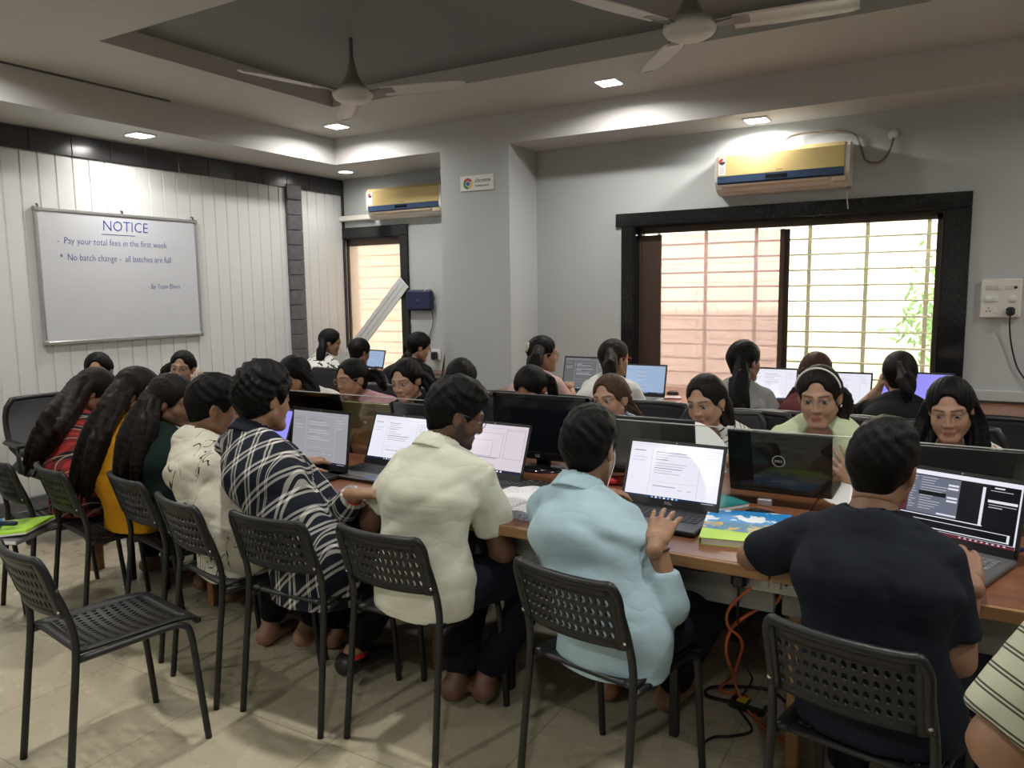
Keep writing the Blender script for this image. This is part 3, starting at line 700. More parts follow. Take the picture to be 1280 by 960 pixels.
def sheets(c, label, n, spread, name='loose_papers', w=.21, d=.297):
    rr = random.Random(int(c[0]*1000)); 
    for k in range(n):
        o = MB().box((0, 0, 0), (w, d, .0012)).build('paper_sheet', paper, None, (c[0]+rr.uniform(-spread, spread), c[1]+rr.uniform(-spread, spread), c[2]+.001+.0016*k), rr.uniform(-.7, .7)); tag(o, label if n == 1 else label+(', bottom sheet' if k == 0 else (', top sheet' if k == n-1 else ', middle sheet')), 'paper', None if n < 2 else name)
sheets(pz(1060, 618, DZ), 'white paper on the table beside the pale green shirt', 2, .03)
sheets(pz(1252, 526, DZ), 'white paper in the loose heap on the worktop right of the window', 3, .07)
q = pz(1228, 524, DZ+.01)
tag(MB().tube([(q[0]+.02, q[1], DZ+.012), (q[0]+.14, q[1]+.02, DZ+.012)], .004, 8).build('pen', black_plastic), 'black pen lying on the loose papers right of the window', 'pen')
q = pz(772, 606, DZ)
e = empty('pencil_pouch', (q[0], q[1], DZ), .4, 'red pencil pouch behind the light blue shirt, near the divider', 'pouch'); MB().box((0, 0, .018), (.10, .05, .034), bev=.012).build('pouch_body', red_m, e); MB().box((0, -.0, .036), (.08, .006, .003)).build('zip', black_plastic, e)
q = pz(1272, 690, DZ)
e = empty('usb_stick', (q[0], q[1], DZ), -.5, 'blue and black usb stick at the right edge of the table', 'usb stick'); MB().box((0, 0, .006), (.018, .05, .010), bev=.003).build('stick_body', navy_m, e); MB().box((0, .03, .006), (.012, .016, .005)).build('connector', silver_m, e)
q = pz(452, 548, DZ)
e = empty('tiffin_box', (q[0], q[1], DZ), .2, 'yellow box with red lid between the two bright laptop screens', 'box'); MB().box((0, 0, .03), (.09, .07, .055), bev=.008).build('box_body', yellow_m, e); MB().box((0, 0, .062), (.094, .074, .014), bev=.005).build('box_lid', red_m, e)
q = pz(838, 498, DZ)
e = empty('phone', (q[0], q[1], DZ), .3, 'pink cased phone on the worktop beside the blue laptop screen', 'phone'); MB().box((0, 0, .005), (.16, .08, .009), bev=.003).build('case', mat('pink_case', (.55,.25,.30), .4), e); MB().box((0, 0, .0098), (.145, .068, .001)).build('glass', white_plastic, e)
q = pz(843, 494, DZ+.01)
e = empty('computer_mouse', (q[0]-.02, q[1]+.02, DZ+.0105), .3, 'small black mouse resting on the pink phone by the window', 'mouse'); MB().lathe([(.001, .03), (.02, .027), (.028, .015), (.03, 0)], 18, 0, Matrix.Diagonal((1.5, 1, 1, 1))).build('mouse_body', black_plastic, e)

# ------------------------------------------------------------------ idle monitor with keyboard
t1 = py(617, 490, 2.93); t2 = py(737, 498, 2.93)
mw = t2[0]-t1[0]; mh = mw*.60
e = empty('monitor', ((t1[0]+t2[0])/2, 2.93, DZ), math.radians(0), 'large switched off black monitor standing between the white polo and light blue shirt', 'monitor')
mz = (t1[2]+t2[2])/2-DZ
MB().box((0, .012, mz-mh/2), (mw, .03, mh), bev=.006).build('housing', black_plastic, e)
MB().box((0, -.004, mz-mh/2+.008), (mw-.036, .004, mh-.05)).build('screen', dark_display, e)
mb = MB()
fr = .018
mb.box((0, -.005, mz-fr/2), (mw, .008, fr), bev=.002); mb.box((0, -.005, mz-mh+.016), (mw, .008, .032), bev=.002); mb.box((-mw/2+fr/2, -.005, mz-mh/2), (fr, .008, mh), bev=.002); mb.box((mw/2-fr/2, -.005, mz-mh/2), (fr, .008, mh), bev=.002)
mb.build('bezel', mat('glossy_black', (.008,.008,.009), .08), e)
mb = MB(); Mt = Matrix.Translation((-.02, -.0095, mz-mh+.010)) @ Matrix.Rotation(PI/2, 4, 'X'); text_mesh(mb, 'LG', .018, Mt); 
mb.build('maker_lettering', mat('logo_grey', (.45,.45,.46), .4), e)
MB().box((0, .03, (mz-mh)/2+.02), (.07, .025, mz-mh+.05), bev=.008).build('neck', mat('glossy_black'), e)
MB().lathe([(.11, 0), (.11, .006), (.09, .014), (.03, .02)], 32, 0, Matrix.Translation((0, .0, 0)) @ Matrix.Diagonal((1.1, .8, 1, 1))).build('stand_base', mat('glossy_black'), e)
def keyboard(c, rz, label):
    e = empty('keyboard', c, rz, label, 'keyboard')
    MB().box((0, 0, .009), (.43, .14, .016), bev=.004).build('keyboard_case', black_plastic, e)
    mb = MB()
    for r in range(5):
        for k in range(18): mb.box((-.198+.0232*k, -.048+.024*r, .019), (.019, .019, .006), bev=.002)
    tag(mb.build('keys', key_m, e), kind='stuff')
    return e
q = pz(690, 612, DZ); keyboard((q[0], q[1]-.03, DZ), math.radians(-3), 'black keyboard on the table in front of the switched off monitor')
# ------------------------------------------------------------------ perforated black chairs
def perforated(nu, nv, hole, surf, th, mb, stagger=False):
    """grid of cells nu x nv, octagonal holes; surf(u,v)->(point, normal) u,v in 0..1"""
    def pt(u, v, k):
        p, n = surf(u, v); return Vector(p)+Vector(n)*(th/2*k)
    border = .0
    for i in range(nu):
        for j in range(nv):
            u0, u1, v0, v1 = i/nu, (i+1)/nu, j/nv, (j+1)/nv; uc, vc = (u0+u1)/2, (v0+v1)/2
            out = [(u1, vc), (u1, v1), (uc, v1), (u0, v1), (u0, vc), (u0, v0), (uc, v0), (u1, v0)]
            inn = []
            for k in range(8):
                a = PI/4*k; c, s_ = math.cos(a), math.sin(a); inn.append((uc+c*(u1-u0)/2*hole[0], vc+s_*(v1-v0)/2*hole[1]))
            vs = [pt(*q, 1) for q in out]+[pt(*q, 1) for q in inn]+[pt(*q, -1) for q in out]+[pt(*q, -1) for q in inn]
            fs = []
            for k in range(8):
                k2 = (k+1) % 8
                fs += [(k, k2, 8+k2, 8+k), (16+k, 24+k, 24+k2, 16+k2), (8+k, 8+k2, 24+k2, 24+k)]
            mb.add(vs, fs, 0, False)
def strip(surf, us, vs_, th, mb):
    pts = []
    for u in us:
        for v in vs_:
            p, n = surf(u, v); pts.append((Vector(p)+Vector(n)*th/2, Vector(p)-Vector(n)*th/2))
    nv = len(vs_); V = [a for a, b in pts]+[b for a, b in pts]; o = len(pts); fs = []
    for i in range(len(us)-1):
        for j in range(nv-1):
            p = i*nv+j; fs += [(p, p+nv, p+nv+1, p+1), (o+p, o+p+1, o+p+nv+1, o+p+nv)]
    for i in range(len(us)-1):
        p = i*nv; fs.append((p, o+p, o+p+nv, p+nv)); p = i*nv+nv-1; fs.append((p, p+nv, o+p+nv, o+p))
    for j in range(nv-1):
        p = j; fs.append((p, p+1, o+p+1, o+p)); p = (len(us)-1)*nv+j; fs.append((p, o+p, o+p+1, p+1))
    mb.add(V, fs, 0, True)
def seat_surf(u, v):
    x = -.178+.356*u; y = -.165+.385*v
    z = .452-.020*math.sin(PI*u)*math.sin(PI*min(1, max(0, v)))-.012*max(0, (v-.75)/.25)**2*1.5+.004*(1-v)
    return (x, y, z), (0, 0, 1)
def back_surf(u, v):
    x = -.172+.344*u; c = 1-(2*u-1)**2
    y = -.188-.055*v-.030*c; z = .575+.185*v
    n = Vector((.17*(2*u-1)*1.0, 1, .28)).normalized()
    return (x, y, z), n
def make_chair(label):
    e = empty('perforated_chair', (0,0,0), 0, label, 'chair', 'black perforated chairs')
    mb = MB()
    def ss(u, v): return seat_surf(.10+.80*u, .10+.78*v)
    perforated(14, 10, (.62, .60), ss, .006, mb)
    us = [0, .03, .10]; vv = list(np.linspace(0, 1, 12))
    strip(seat_surf, [0, .03, .10], vv, .010, mb); strip(seat_surf, [.90, .97, 1], vv, .010, mb)
    uu = list(np.linspace(.10, .90, 15)); strip(seat_surf, uu, [0, .05, .10], .010, mb); strip(seat_surf, uu, [.88, .94, 1.0], .010, mb)
    # rolled front lip
    lip = [Vector(seat_surf(u, 1)[0])-Vector((0, 0, .008)) for u in np.linspace(0, 1, 12)]; mb.tube(lip, .011, 8)
    mb.build('seat', chair_plastic, e)
    mb = MB()
    def bs(u, v): return back_surf(.06+.88*u, .12+.72*v)
    perforated(14, 4, (.66, .70), bs, .007, mb)
    vv = list(np.linspace(0, 1, 8)); strip(back_surf, [0, .03, .06], vv, .016, mb); strip(back_surf, [.94, .97, 1], vv, .016, mb)
    uu = list(np.linspace(.06, .94, 15)); strip(back_surf, uu, [0, .06, .12], .010, mb); strip(back_surf, uu, [.84, .92, 1], .012, mb)
    rim = [Vector(back_surf(0, .05)[0])]+[Vector(back_surf(0, v)[0]) for v in (.3, .6, .85)]+[Vector(back_surf(u, 1)[0])+Vector((0, 0, .004)) for u in np.linspace(.04, .96, 14)]+[Vector(back_surf(1, v)[0]) for v in (.85, .6, .3, .05)]
    mb.tube(smooth_path(rim, 3), .013, 10)
    mb.build('backrest', chair_plastic, e)
    for s_ in (-1, 1):
        MB().tube(smooth_path([(s_*.188, -.225, .0), (s_*.184, -.195, .25), (s_*.181, -.172, .44), (s_*.180, -.172, .52), (s_*.177, -.190, .60), (s_*.173, -.214, .67)], 4), .0115, 10).build('rear_leg', black_metal, e)
        MB().tube(smooth_path([(s_*.190, .225, 0), (s_*.187, .205, .22), (s_*.184, .188, .39), (s_*.181, .165, .428), (s_*.178, .12, .437), (s_*.178, -.02, .436), (s_*.180, -.165, .436)], 4), .0115, 10).build('front_leg', black_metal, e)
        MB().lathe([(.006, 0), (.005, .004)], 10, 0, Matrix.Translation((s_*.176, -.205, .60)) @ Matrix.Rotation(PI/2, 4, 'X')).build('bolt', chrome, e)
        for yy in (-.225, .225): pass
    MB().tube([(-.18, .09, .428), (.18, .09, .428)], .009, 8).build('cross_tube', black_metal, e)
    return e
chair_specs = [(-2.415, 1.43, -9, 'empty black perforated chair nearest the camera at lower left'),
  (-3.86, 2.08, -10, 'black perforated chair leftmost in the row, under the red plaid shirt'), (-3.45, 2.10, -11, 'black perforated chair behind the mustard top'),
  (-2.97, 2.15, -12, 'black perforated chair behind the dark green top'), (-2.455, 2.02, -13, 'black perforated chair behind the cream scribbled shirt'),
  (-2.045, 2.03, 2, 'black perforated chair behind the navy plaid shirt'), (-1.58, 2.08, 0, 'black perforated chair behind the white polo'),
  (-.86, 2.05, -11, 'black perforated chair behind the light blue shirt'), (-.145, 1.99, -11, 'black perforated chair behind the navy t-shirt, cut by the bottom edge'),
  (-4.05, 1.66, -80, 'black perforated chair at the left edge carrying folders and a bag')]
CHAIR0 = None
for x, y, a, lab in chair_specs:
    if CHAIR0 is None: c = CHAIR0 = make_chair(lab)
    else: c = copy_tree(CHAIR0); c['label'] = lab
    c.location = (x, y, 0); c.rotation_euler = (0, 0, math.radians(a))

# ------------------------------------------------------------------ office chairs
def office_chair(label, m):
    e = empty('office_chair', (0,0,0), 0, label, 'chair', 'black office chairs')
    mb = MB()
    def sf(u, v):
        hw = .225*(1-.18*(abs(2*v-1)**4)); x = (2*u-1)*hw; z = .52+.36*v
        return (x, -.235-.05*v+.04*(2*u-1)**2-.03*math.sin(PI*v), z), (0, 1, .1)
    strip(sf, list(np.linspace(0, 1, 13)), list(np.linspace(0, 1, 13)), .03, mb); mb.build('backrest', m, e)
    mb = MB(); rim = [sf(0, v)[0] for v in np.linspace(0, 1, 8)]+[sf(u, 1)[0] for u in np.linspace(.1, .9, 7)]+[sf(1, v)[0] for v in np.linspace(1, 0, 8)]+[sf(u, 0)[0] for u in np.linspace(.9, .1, 7)]
    mb.tube(rim, .018, 8, closed=True); mb.build('back_frame', black_plastic, e)
    MB().box((0, .0, .45), (.47, .46, .07), bev=.03).build('seat', mesh_fabric, e)
    MB().tube([(0, -.1, .42), (0, -.25, .44), (0, -.275, .58), (0, -.27, .66)], .02, 8).build('back_bracket', black_plastic, e)
    MB().tube([(0, 0, .08), (0, 0, .42)], .025, 12).build('gas_column', black_metal, e)
    for k in range(5):
        a = 2*PI*k/5+.3; M = Matrix.Rotation(a, 4, 'Z')
        MB().tube([M @ Vector((0, 0, .10)), M @ Vector((.14, 0, .085)), M @ Vector((.27, 0, .06))], [.026, .02, .016], 8).build('base_arm', black_plastic, e)
        MB().lathe([(.001, -.012), (.026, -.012), (.028, 0), (.026, .012), (.001, .012)], 14, 0, M @ Matrix.Translation((.27, 0, .028)) @ Matrix.Rotation(PI/2, 4, 'X')).build('castor', black_plastic, e)
    for s_ in (-1, 1):
        MB().tube([(s_*.22, .05, .43), (s_*.27, .05, .46), (s_*.27, .05, .62)], .014, 8).build('arm_post', black_plastic, e)
        MB().box((s_*.27, .0, .63), (.06, .24, .03), bev=.012).build('armrest', black_plastic, e)
    return e
OC = {}
def place_office(x, y, rz, label, m=None):
    m = m or mesh_fabric
    if m.name not in OC: c = OC[m.name] = office_chair(label, m)
    else: c = copy_tree(OC[m.name]); c['label'] = label
    c.location = (x, y, 0); c.rotation_euler = (0, 0, math.radians(rz)); return c
# ------------------------------------------------------------------ laptops
def emi(name, c, s=1.0): return mat('screen_'+name, (.0,.0,.0), .15, emit=c, estr=s)
SC = dict(white=emi('white', (.80,.80,.90), .95), pink=emi('pinkish', (.74,.66,.74), .85), grey=emi('grey', (.42,.42,.46), .7), blue=emi('blue', (.36,.50,.72), .8), violet=emi('violet', (.30,.28,.92), .95),
          dgrey=emi('dim', (.13,.135,.14), .8), ink=emi('text', (.32,.32,.40), .7), line=emi('line', (.58,.57,.66), .8), bar=emi('taskbar', (.02,.03,.07), .6), ice=emi('ice', (.22,.45,.85), .9),
          black=emi('black', (.012,.013,.018), .6), slate=emi('slate', (.16,.18,.24), .8), pale=emi('pale', (.78,.80,.88), .9), maroon=emi('maroon', (.14,.03,.05), .8))
def screen_ui(style, w, h, rr):
    """list of rects (x0,y0,x1,y1,mat) in 0..1"""
    R = []
    if style in ('white', 'pink', 'grey', 'blue', 'violet', 'dgrey'):
        R.append((0, 0, 1, 1, style))
        if style == 'violet': R += [(0, 0, 1, .05, 'ice'), (.05, .07, .95, .075, 'line')]; return R
        R.append((0, 0, 1, .045, 'bar'))
        for k in range(7): R.append((.30+.045*k, .008, .325+.045*k, .037, 'pale' if k % 2 else 'ice'))
        R += [(.84, .012, .97, .02, 'line'), (0, .93, 1, .934, 'line'), (0, .965, .6, .972, 'line'), (.25, .07, .254, .92, 'line'), (.78, .07, .784, .92, 'line'), (.04, .84, .17, .855, 'ink'), (.04, .72, .20, .73, 'line'), (.04, .66, .18, .67, 'line')]
        y = .88
        for k in range(9):
            y -= .045+.02*(k == 4); R.append((.29, y, .29+rr.uniform(.12, .40), y+.012, 'line' if k % 3 else 'ink'))
        for k in range(4): R.append((.81, .86-.05*k, .81+rr.uniform(.06, .14), .87-.05*k, 'line'))
        R += [(.26, .30, .76, .304, 'line'), (.30, .22, .55, .232, 'ink'), (.58, .18, .62, .195, 'line'), (.68, .18, .72, .195, 'line')]
    elif style == 'frames':
        R += [(0, 0, 1, 1, 'pink'), (0, 0, 1, .06, 'bar')]
        for k in range(6): R.append((.45+.05*k, .012, .475+.05*k, .045, 'pale'))
        def fr(x0, y0, x1, y1): R.extend([(x0, y0, x1, y0+.006, 'ink'), (x0, y1-.006, x1, y1, 'ink'), (x0, y0, x0+.004, y1, 'ink'), (x1-.004, y0, x1, y1, 'ink')])
        fr(.08, .30, .66, .82); fr(.20, .32, .52, .66); fr(.70, .30, .97, .90); R += [(0, .92, 1, .93, 'line'), (.03, .86, .5, .87, 'line'), (.12, .74, .30, .75, 'ink'), (.05, .28, .62, .295, 'ink')]
    elif style == 'dark':
        R += [(0, 0, 1, 1, 'pale'), (.0, .94, 1, .995, 'white'), (0, .06, .985, .93, 'black'), (.01, .30, .055, .92, 'maroon'), (.06, .30, .50, .915, 'slate'), (.52, .30, .68, .86, 'black'), (.685, .28, .71, .88, 'pale'), (.72, .30, .985, .92, 'black'), (.01, .27, .72, .285, 'pale')]
        for k in range(13):
            y = .88-.042*k; R.append((.16, y, .16+rr.uniform(.10, .30), y+.010, 'line')); R.append((.07, y, .07+rr.uniform(.02, .06), y+.010, 'line'))
        for k in range(4): R.append((.40, .80-.055*k-.09*(k > 1), .49, .83-.055*k-.09*(k > 1), 'pale'))
        R += [(.15, .60, .39, .67, 'black'), (.33, .32, .50, .345, 'pale'), (.74, .66, .975, .70, 'pale'), (.75, .62, .97, .63, 'line'), (.75, .58, .86, .595, 'line'), (.78, .88, .86, .90, 'pale'), (.75, .84, .93, .85, 'line')]
        R += [(.05, .20, .95, .21, 'pale'), (.93, .09, .95, .20, 'pale'), (.05, .08, .95, .095, 'pale'), (0, 0, 1, .055, 'maroon')]
        for k in range(9): R.append((.55+.045*k, .018, .57+.045*k, .04, 'pale'))
    return R
def laptop(label, c, rz, ang, style, w=.356, d=.245, lh=.235, base_m=black_plastic, lid_m=lid_black, keys_m=key_m, logo=None, sticker=True, bezel_txt=None, seed=1):
    """c = centre of the hinge edge on the table; local +y points away from the user"""
    rr = random.Random(seed)
    e = empty('laptop', c, rz, label, 'laptop', 'laptops')
    MB().box((0, -d/2, .010), (w, d, .016), bev=.004).build('base', base_m, e)
    mb = MB(); cols, rows = 15, 6; kw = (w-.05)/cols; kd = .105/rows
    for r in range(rows):
        for k in range(cols): mb.box((-(w-.05)/2+kw*(k+.5), -.045-kd*(rows-r-.5), .0188), (kw*.84, kd*.82, .002))
    tag(mb.build('keys', keys_m, e), kind='stuff')
    MB().box((-.01, -d+.05, .0184), (.105, .065, .001)).build('trackpad', lid_grey, e)
    if sticker:
        mb = MB(); mb.rect(w*.12, -d+.020, w*.12+.032, -d+.032, .0188, 0); mb.rect(w*.12+.045, -d+.018, w*.12+.065, -d+.030, .0188, 0); mb.build('maker_sticker', blue_m, e)
    M = Matrix.Translation((0, -.004, .018)) @ Matrix.Rotation(-math.radians(ang-90), 4, 'X')
    MB().box((0, .004, lh/2), (w, .008, lh), bev=.003, M=M).build('lid', lid_m, e)
    mb = MB(); bw, bb, bt = .010, .024, .012
    for (cc, sz) in (((0, -.0012, lh-bt/2), (w, .002, bt)), ((0, -.0012, bb/2), (w, .002, bb)), ((-w/2+bw/2, -.0012, lh/2), (bw, .002, lh)), ((w/2-bw/2, -.0012, lh/2), (bw, .002, lh))): mb.box(cc, sz, M=M)
    if bezel_txt: text_mesh(mb, bezel_txt, .013, M @ Matrix.Translation((0, -.0028, .008)) @ Matrix.Rotation(PI/2, 4, 'X'), 1, align='CENTER', depth=.0002)
    mb.lathe([(.0025, 0), (.002, .0006)], 8, 1, M @ Matrix.Translation((0, -.0022, lh-bt/2)) @ Matrix.Rotation(PI/2, 4, 'X'))
    mb.build('bezel', [black_plastic, mat('logo_grey', (.45,.45,.46), .4)], e)
    mb = MB(); used = []; sw, sh = w-2*bw, lh-bb-bt
    for q, (x0, y0, x1, y1, m) in enumerate(screen_ui(style, sw, sh, rr)):
        if m not in used: used.append(m)
        off = -.0016-.00005*min(q, 40)
        mb.quad((-sw/2+sw*x0, off, bb+sh*y0), (-sw/2+sw*x1, off, bb+sh*y0), (-sw/2+sw*x1, off, bb+sh*y1), (-sw/2+sw*x0, off, bb+sh*y1), used.index(m), M)
    mb.build('screen', [SC[m] for m in used], e)
    if logo:
        mb = MB(); ML = M @ Matrix.Translation((0, .0088, lh*.52)) @ Matrix.Rotation(PI, 4, 'Z') @ Matrix.Rotation(PI/2, 4, 'X')
        if logo == 'ring':
            n = 32
            for k in range(n):
                a0, a1 = 2*PI*k/n, 2*PI*(k+1)/n
                mb.add([(r*math.cos(a), r*math.sin(a), 0) for a in (a0, a1) for r in (.021, .0235)], [(0,1,3,2)], 0, False, ML)
            text_mesh(mb, 'DELL', .0125, ML @ Matrix.Translation((0, -.004, 0)), 0, align='CENTER', depth=.0002)
        else: mb.box((0, 0, 0), (.018, .014, .0006), M=ML, bev=.0002)
        mb.build('lid_emblem', mat('emblem_grey', (.75,.75,.77), .4), e)
    return e
TZ = DZ
# front row, screens facing the camera
a = pz(782, 625, TZ+.02); b = pz(892, 641, TZ+.02)
laptop('black laptop with white document screen open in front of the light blue shirt', ((a[0]+b[0])/2, (a[1]+b[1])/2, TZ), math.atan2(b[1]-a[1], b[0]-a[0]), 112, 'white', w=.36, base_m=black_plastic, bezel_txt='DELL', seed=2)
b = pz(652, 602, TZ+.02); laptop('black laptop with pinkish framed document screen in front of the white polo', (b[0]-.178, b[1]+.01, TZ), math.radians(-2), 112, 'frames', seed=3)
a = pz(450, 578, TZ+.02); laptop('laptop with bright white document screen between the navy plaid shirt and white polo', (a[0]+.178, a[1]+.02, TZ), math.radians(-2), 112, 'white', w=.345, seed=4)
b = pz(437, 592, TZ+.02); laptop('laptop with dull grey screen in front of the navy plaid shirt', (b[0]-.200, b[1]+.02, TZ), math.radians(-2), 98, 'grey', seed=5, lh=.26)
a = pz(292, 562, TZ+.02); laptop('laptop with violet screen in front of the cream scribbled shirt', (a[0]+.178, a[1], TZ), math.radians(-2), 112, 'violet', seed=6)
b = pz(243, 556, TZ+.02); laptop('laptop with dim grey screen in front of the dark green top', (b[0]-.178, b[1], TZ), math.radians(-3), 108, 'grey', seed=7)
a = pz(1130, 668, TZ+.02); b = pz(1255, 696, TZ+.02)
laptop('grey laptop with dark editing screen in front of the navy t-shirt', ((a[0]+b[0])/2, (a[1]+b[1])/2, TZ), math.atan2(b[1]-a[1], b[0]-a[0]), 106, 'dark', w=.34, lh=.222, base_m=mat('grey_deck', (.09,.09,.092), .4), lid_m=lid_grey, keys_m=key_grey, seed=8)
# facing row, lids towards the camera
def lid_at(u0, u1, v, Y): a = py(u0, v, Y); b = py(u1, v, Y); return ((a[0]+b[0])/2, Y, TZ)
laptop('black laptop with round emblem on the lid in front of the pale green top', lid_at(919, 1034, 600, 2.97), PI, 104, 'white', w=.375, lh=.235, logo='ring', sticker=False, seed=9)
laptop('dark grey laptop lid behind the divider in front of the striped top', lid_at(757, 872, 570, 3.02), PI, 100, 'white', w=.40, lh=.245, lid_m=lid_grey, sticker=False, seed=10)
laptop('dark laptop lid at the right end in front of the floral white top', lid_at(1152, 1290, 590, 2.95), PI, 100, 'white', w=.40, lh=.232, lid_m=lid_grey, sticker=False, seed=11)
laptop('gold laptop lid in front of the pink top', lid_at(424, 504, 540, 2.98), PI, 106, 'white', w=.36, lh=.228, base_m=gold_lid, lid_m=gold_lid, logo='square', sticker=False, seed=12)
laptop('dark laptop lid in front of the black top, behind the bright white screen', lid_at(497, 572, 520, 3.03), PI, 100, 'white', w=.36, lh=.222, lid_m=lid_grey, sticker=False, seed=13)
laptop('silver laptop lid in front of the white top, behind the navy plaid shirt', lid_at(345, 410, 510, 3.0), PI, 100, 'white', w=.34, lh=.22, base_m=silver_m, lid_m=silver_m, sticker=False, seed=14)
# rear worktop, screens facing the camera
def back_lap(u0, u1, v, Y, lab, style, w=.35, rz=0, ang=104, **k):
    a = py(u0, v, Y); b = py(u1, v, Y); laptop(lab, ((a[0]+b[0])/2, Y, TZ), math.radians(rz), ang, style, w=max(.30, b[0]-a[0]), **k)
back_lap(702, 757, 470, 5.25, 'laptop with dim dark screen beside the pink top by the column', 'dgrey', lh=.27, seed=15)
back_lap(779, 831, 480, 5.2, 'silver laptop with blue screen beside the white top under the window', 'blue', base_m=silver_m, keys_m=key_grey, seed=16)
back_lap(944, 990, 475, 5.3, 'laptop with pale screen in front of the grey sweater under the window', 'white', seed=17)
back_lap(1034, 1080, 490, 5.2, 'laptop with pale screen in front of the maroon top under the window', 'white', seed=18)
back_lap(1136, 1182, 490, 5.35, 'laptop with violet screen beyond the black top with a phone', 'violet', seed=19)
back_lap(452, 480, 455, 5.95, 'small laptop with blue screen in the alcove under the narrow window', 'blue', rz=-8, lh=.20, seed=20)
a = py(553, 478, 5.72); laptop('laptop turned aside beside the black kurta, seen nearly edge on', (a[0], 5.75, TZ), math.radians(-62), 100, 'white', seed=21)
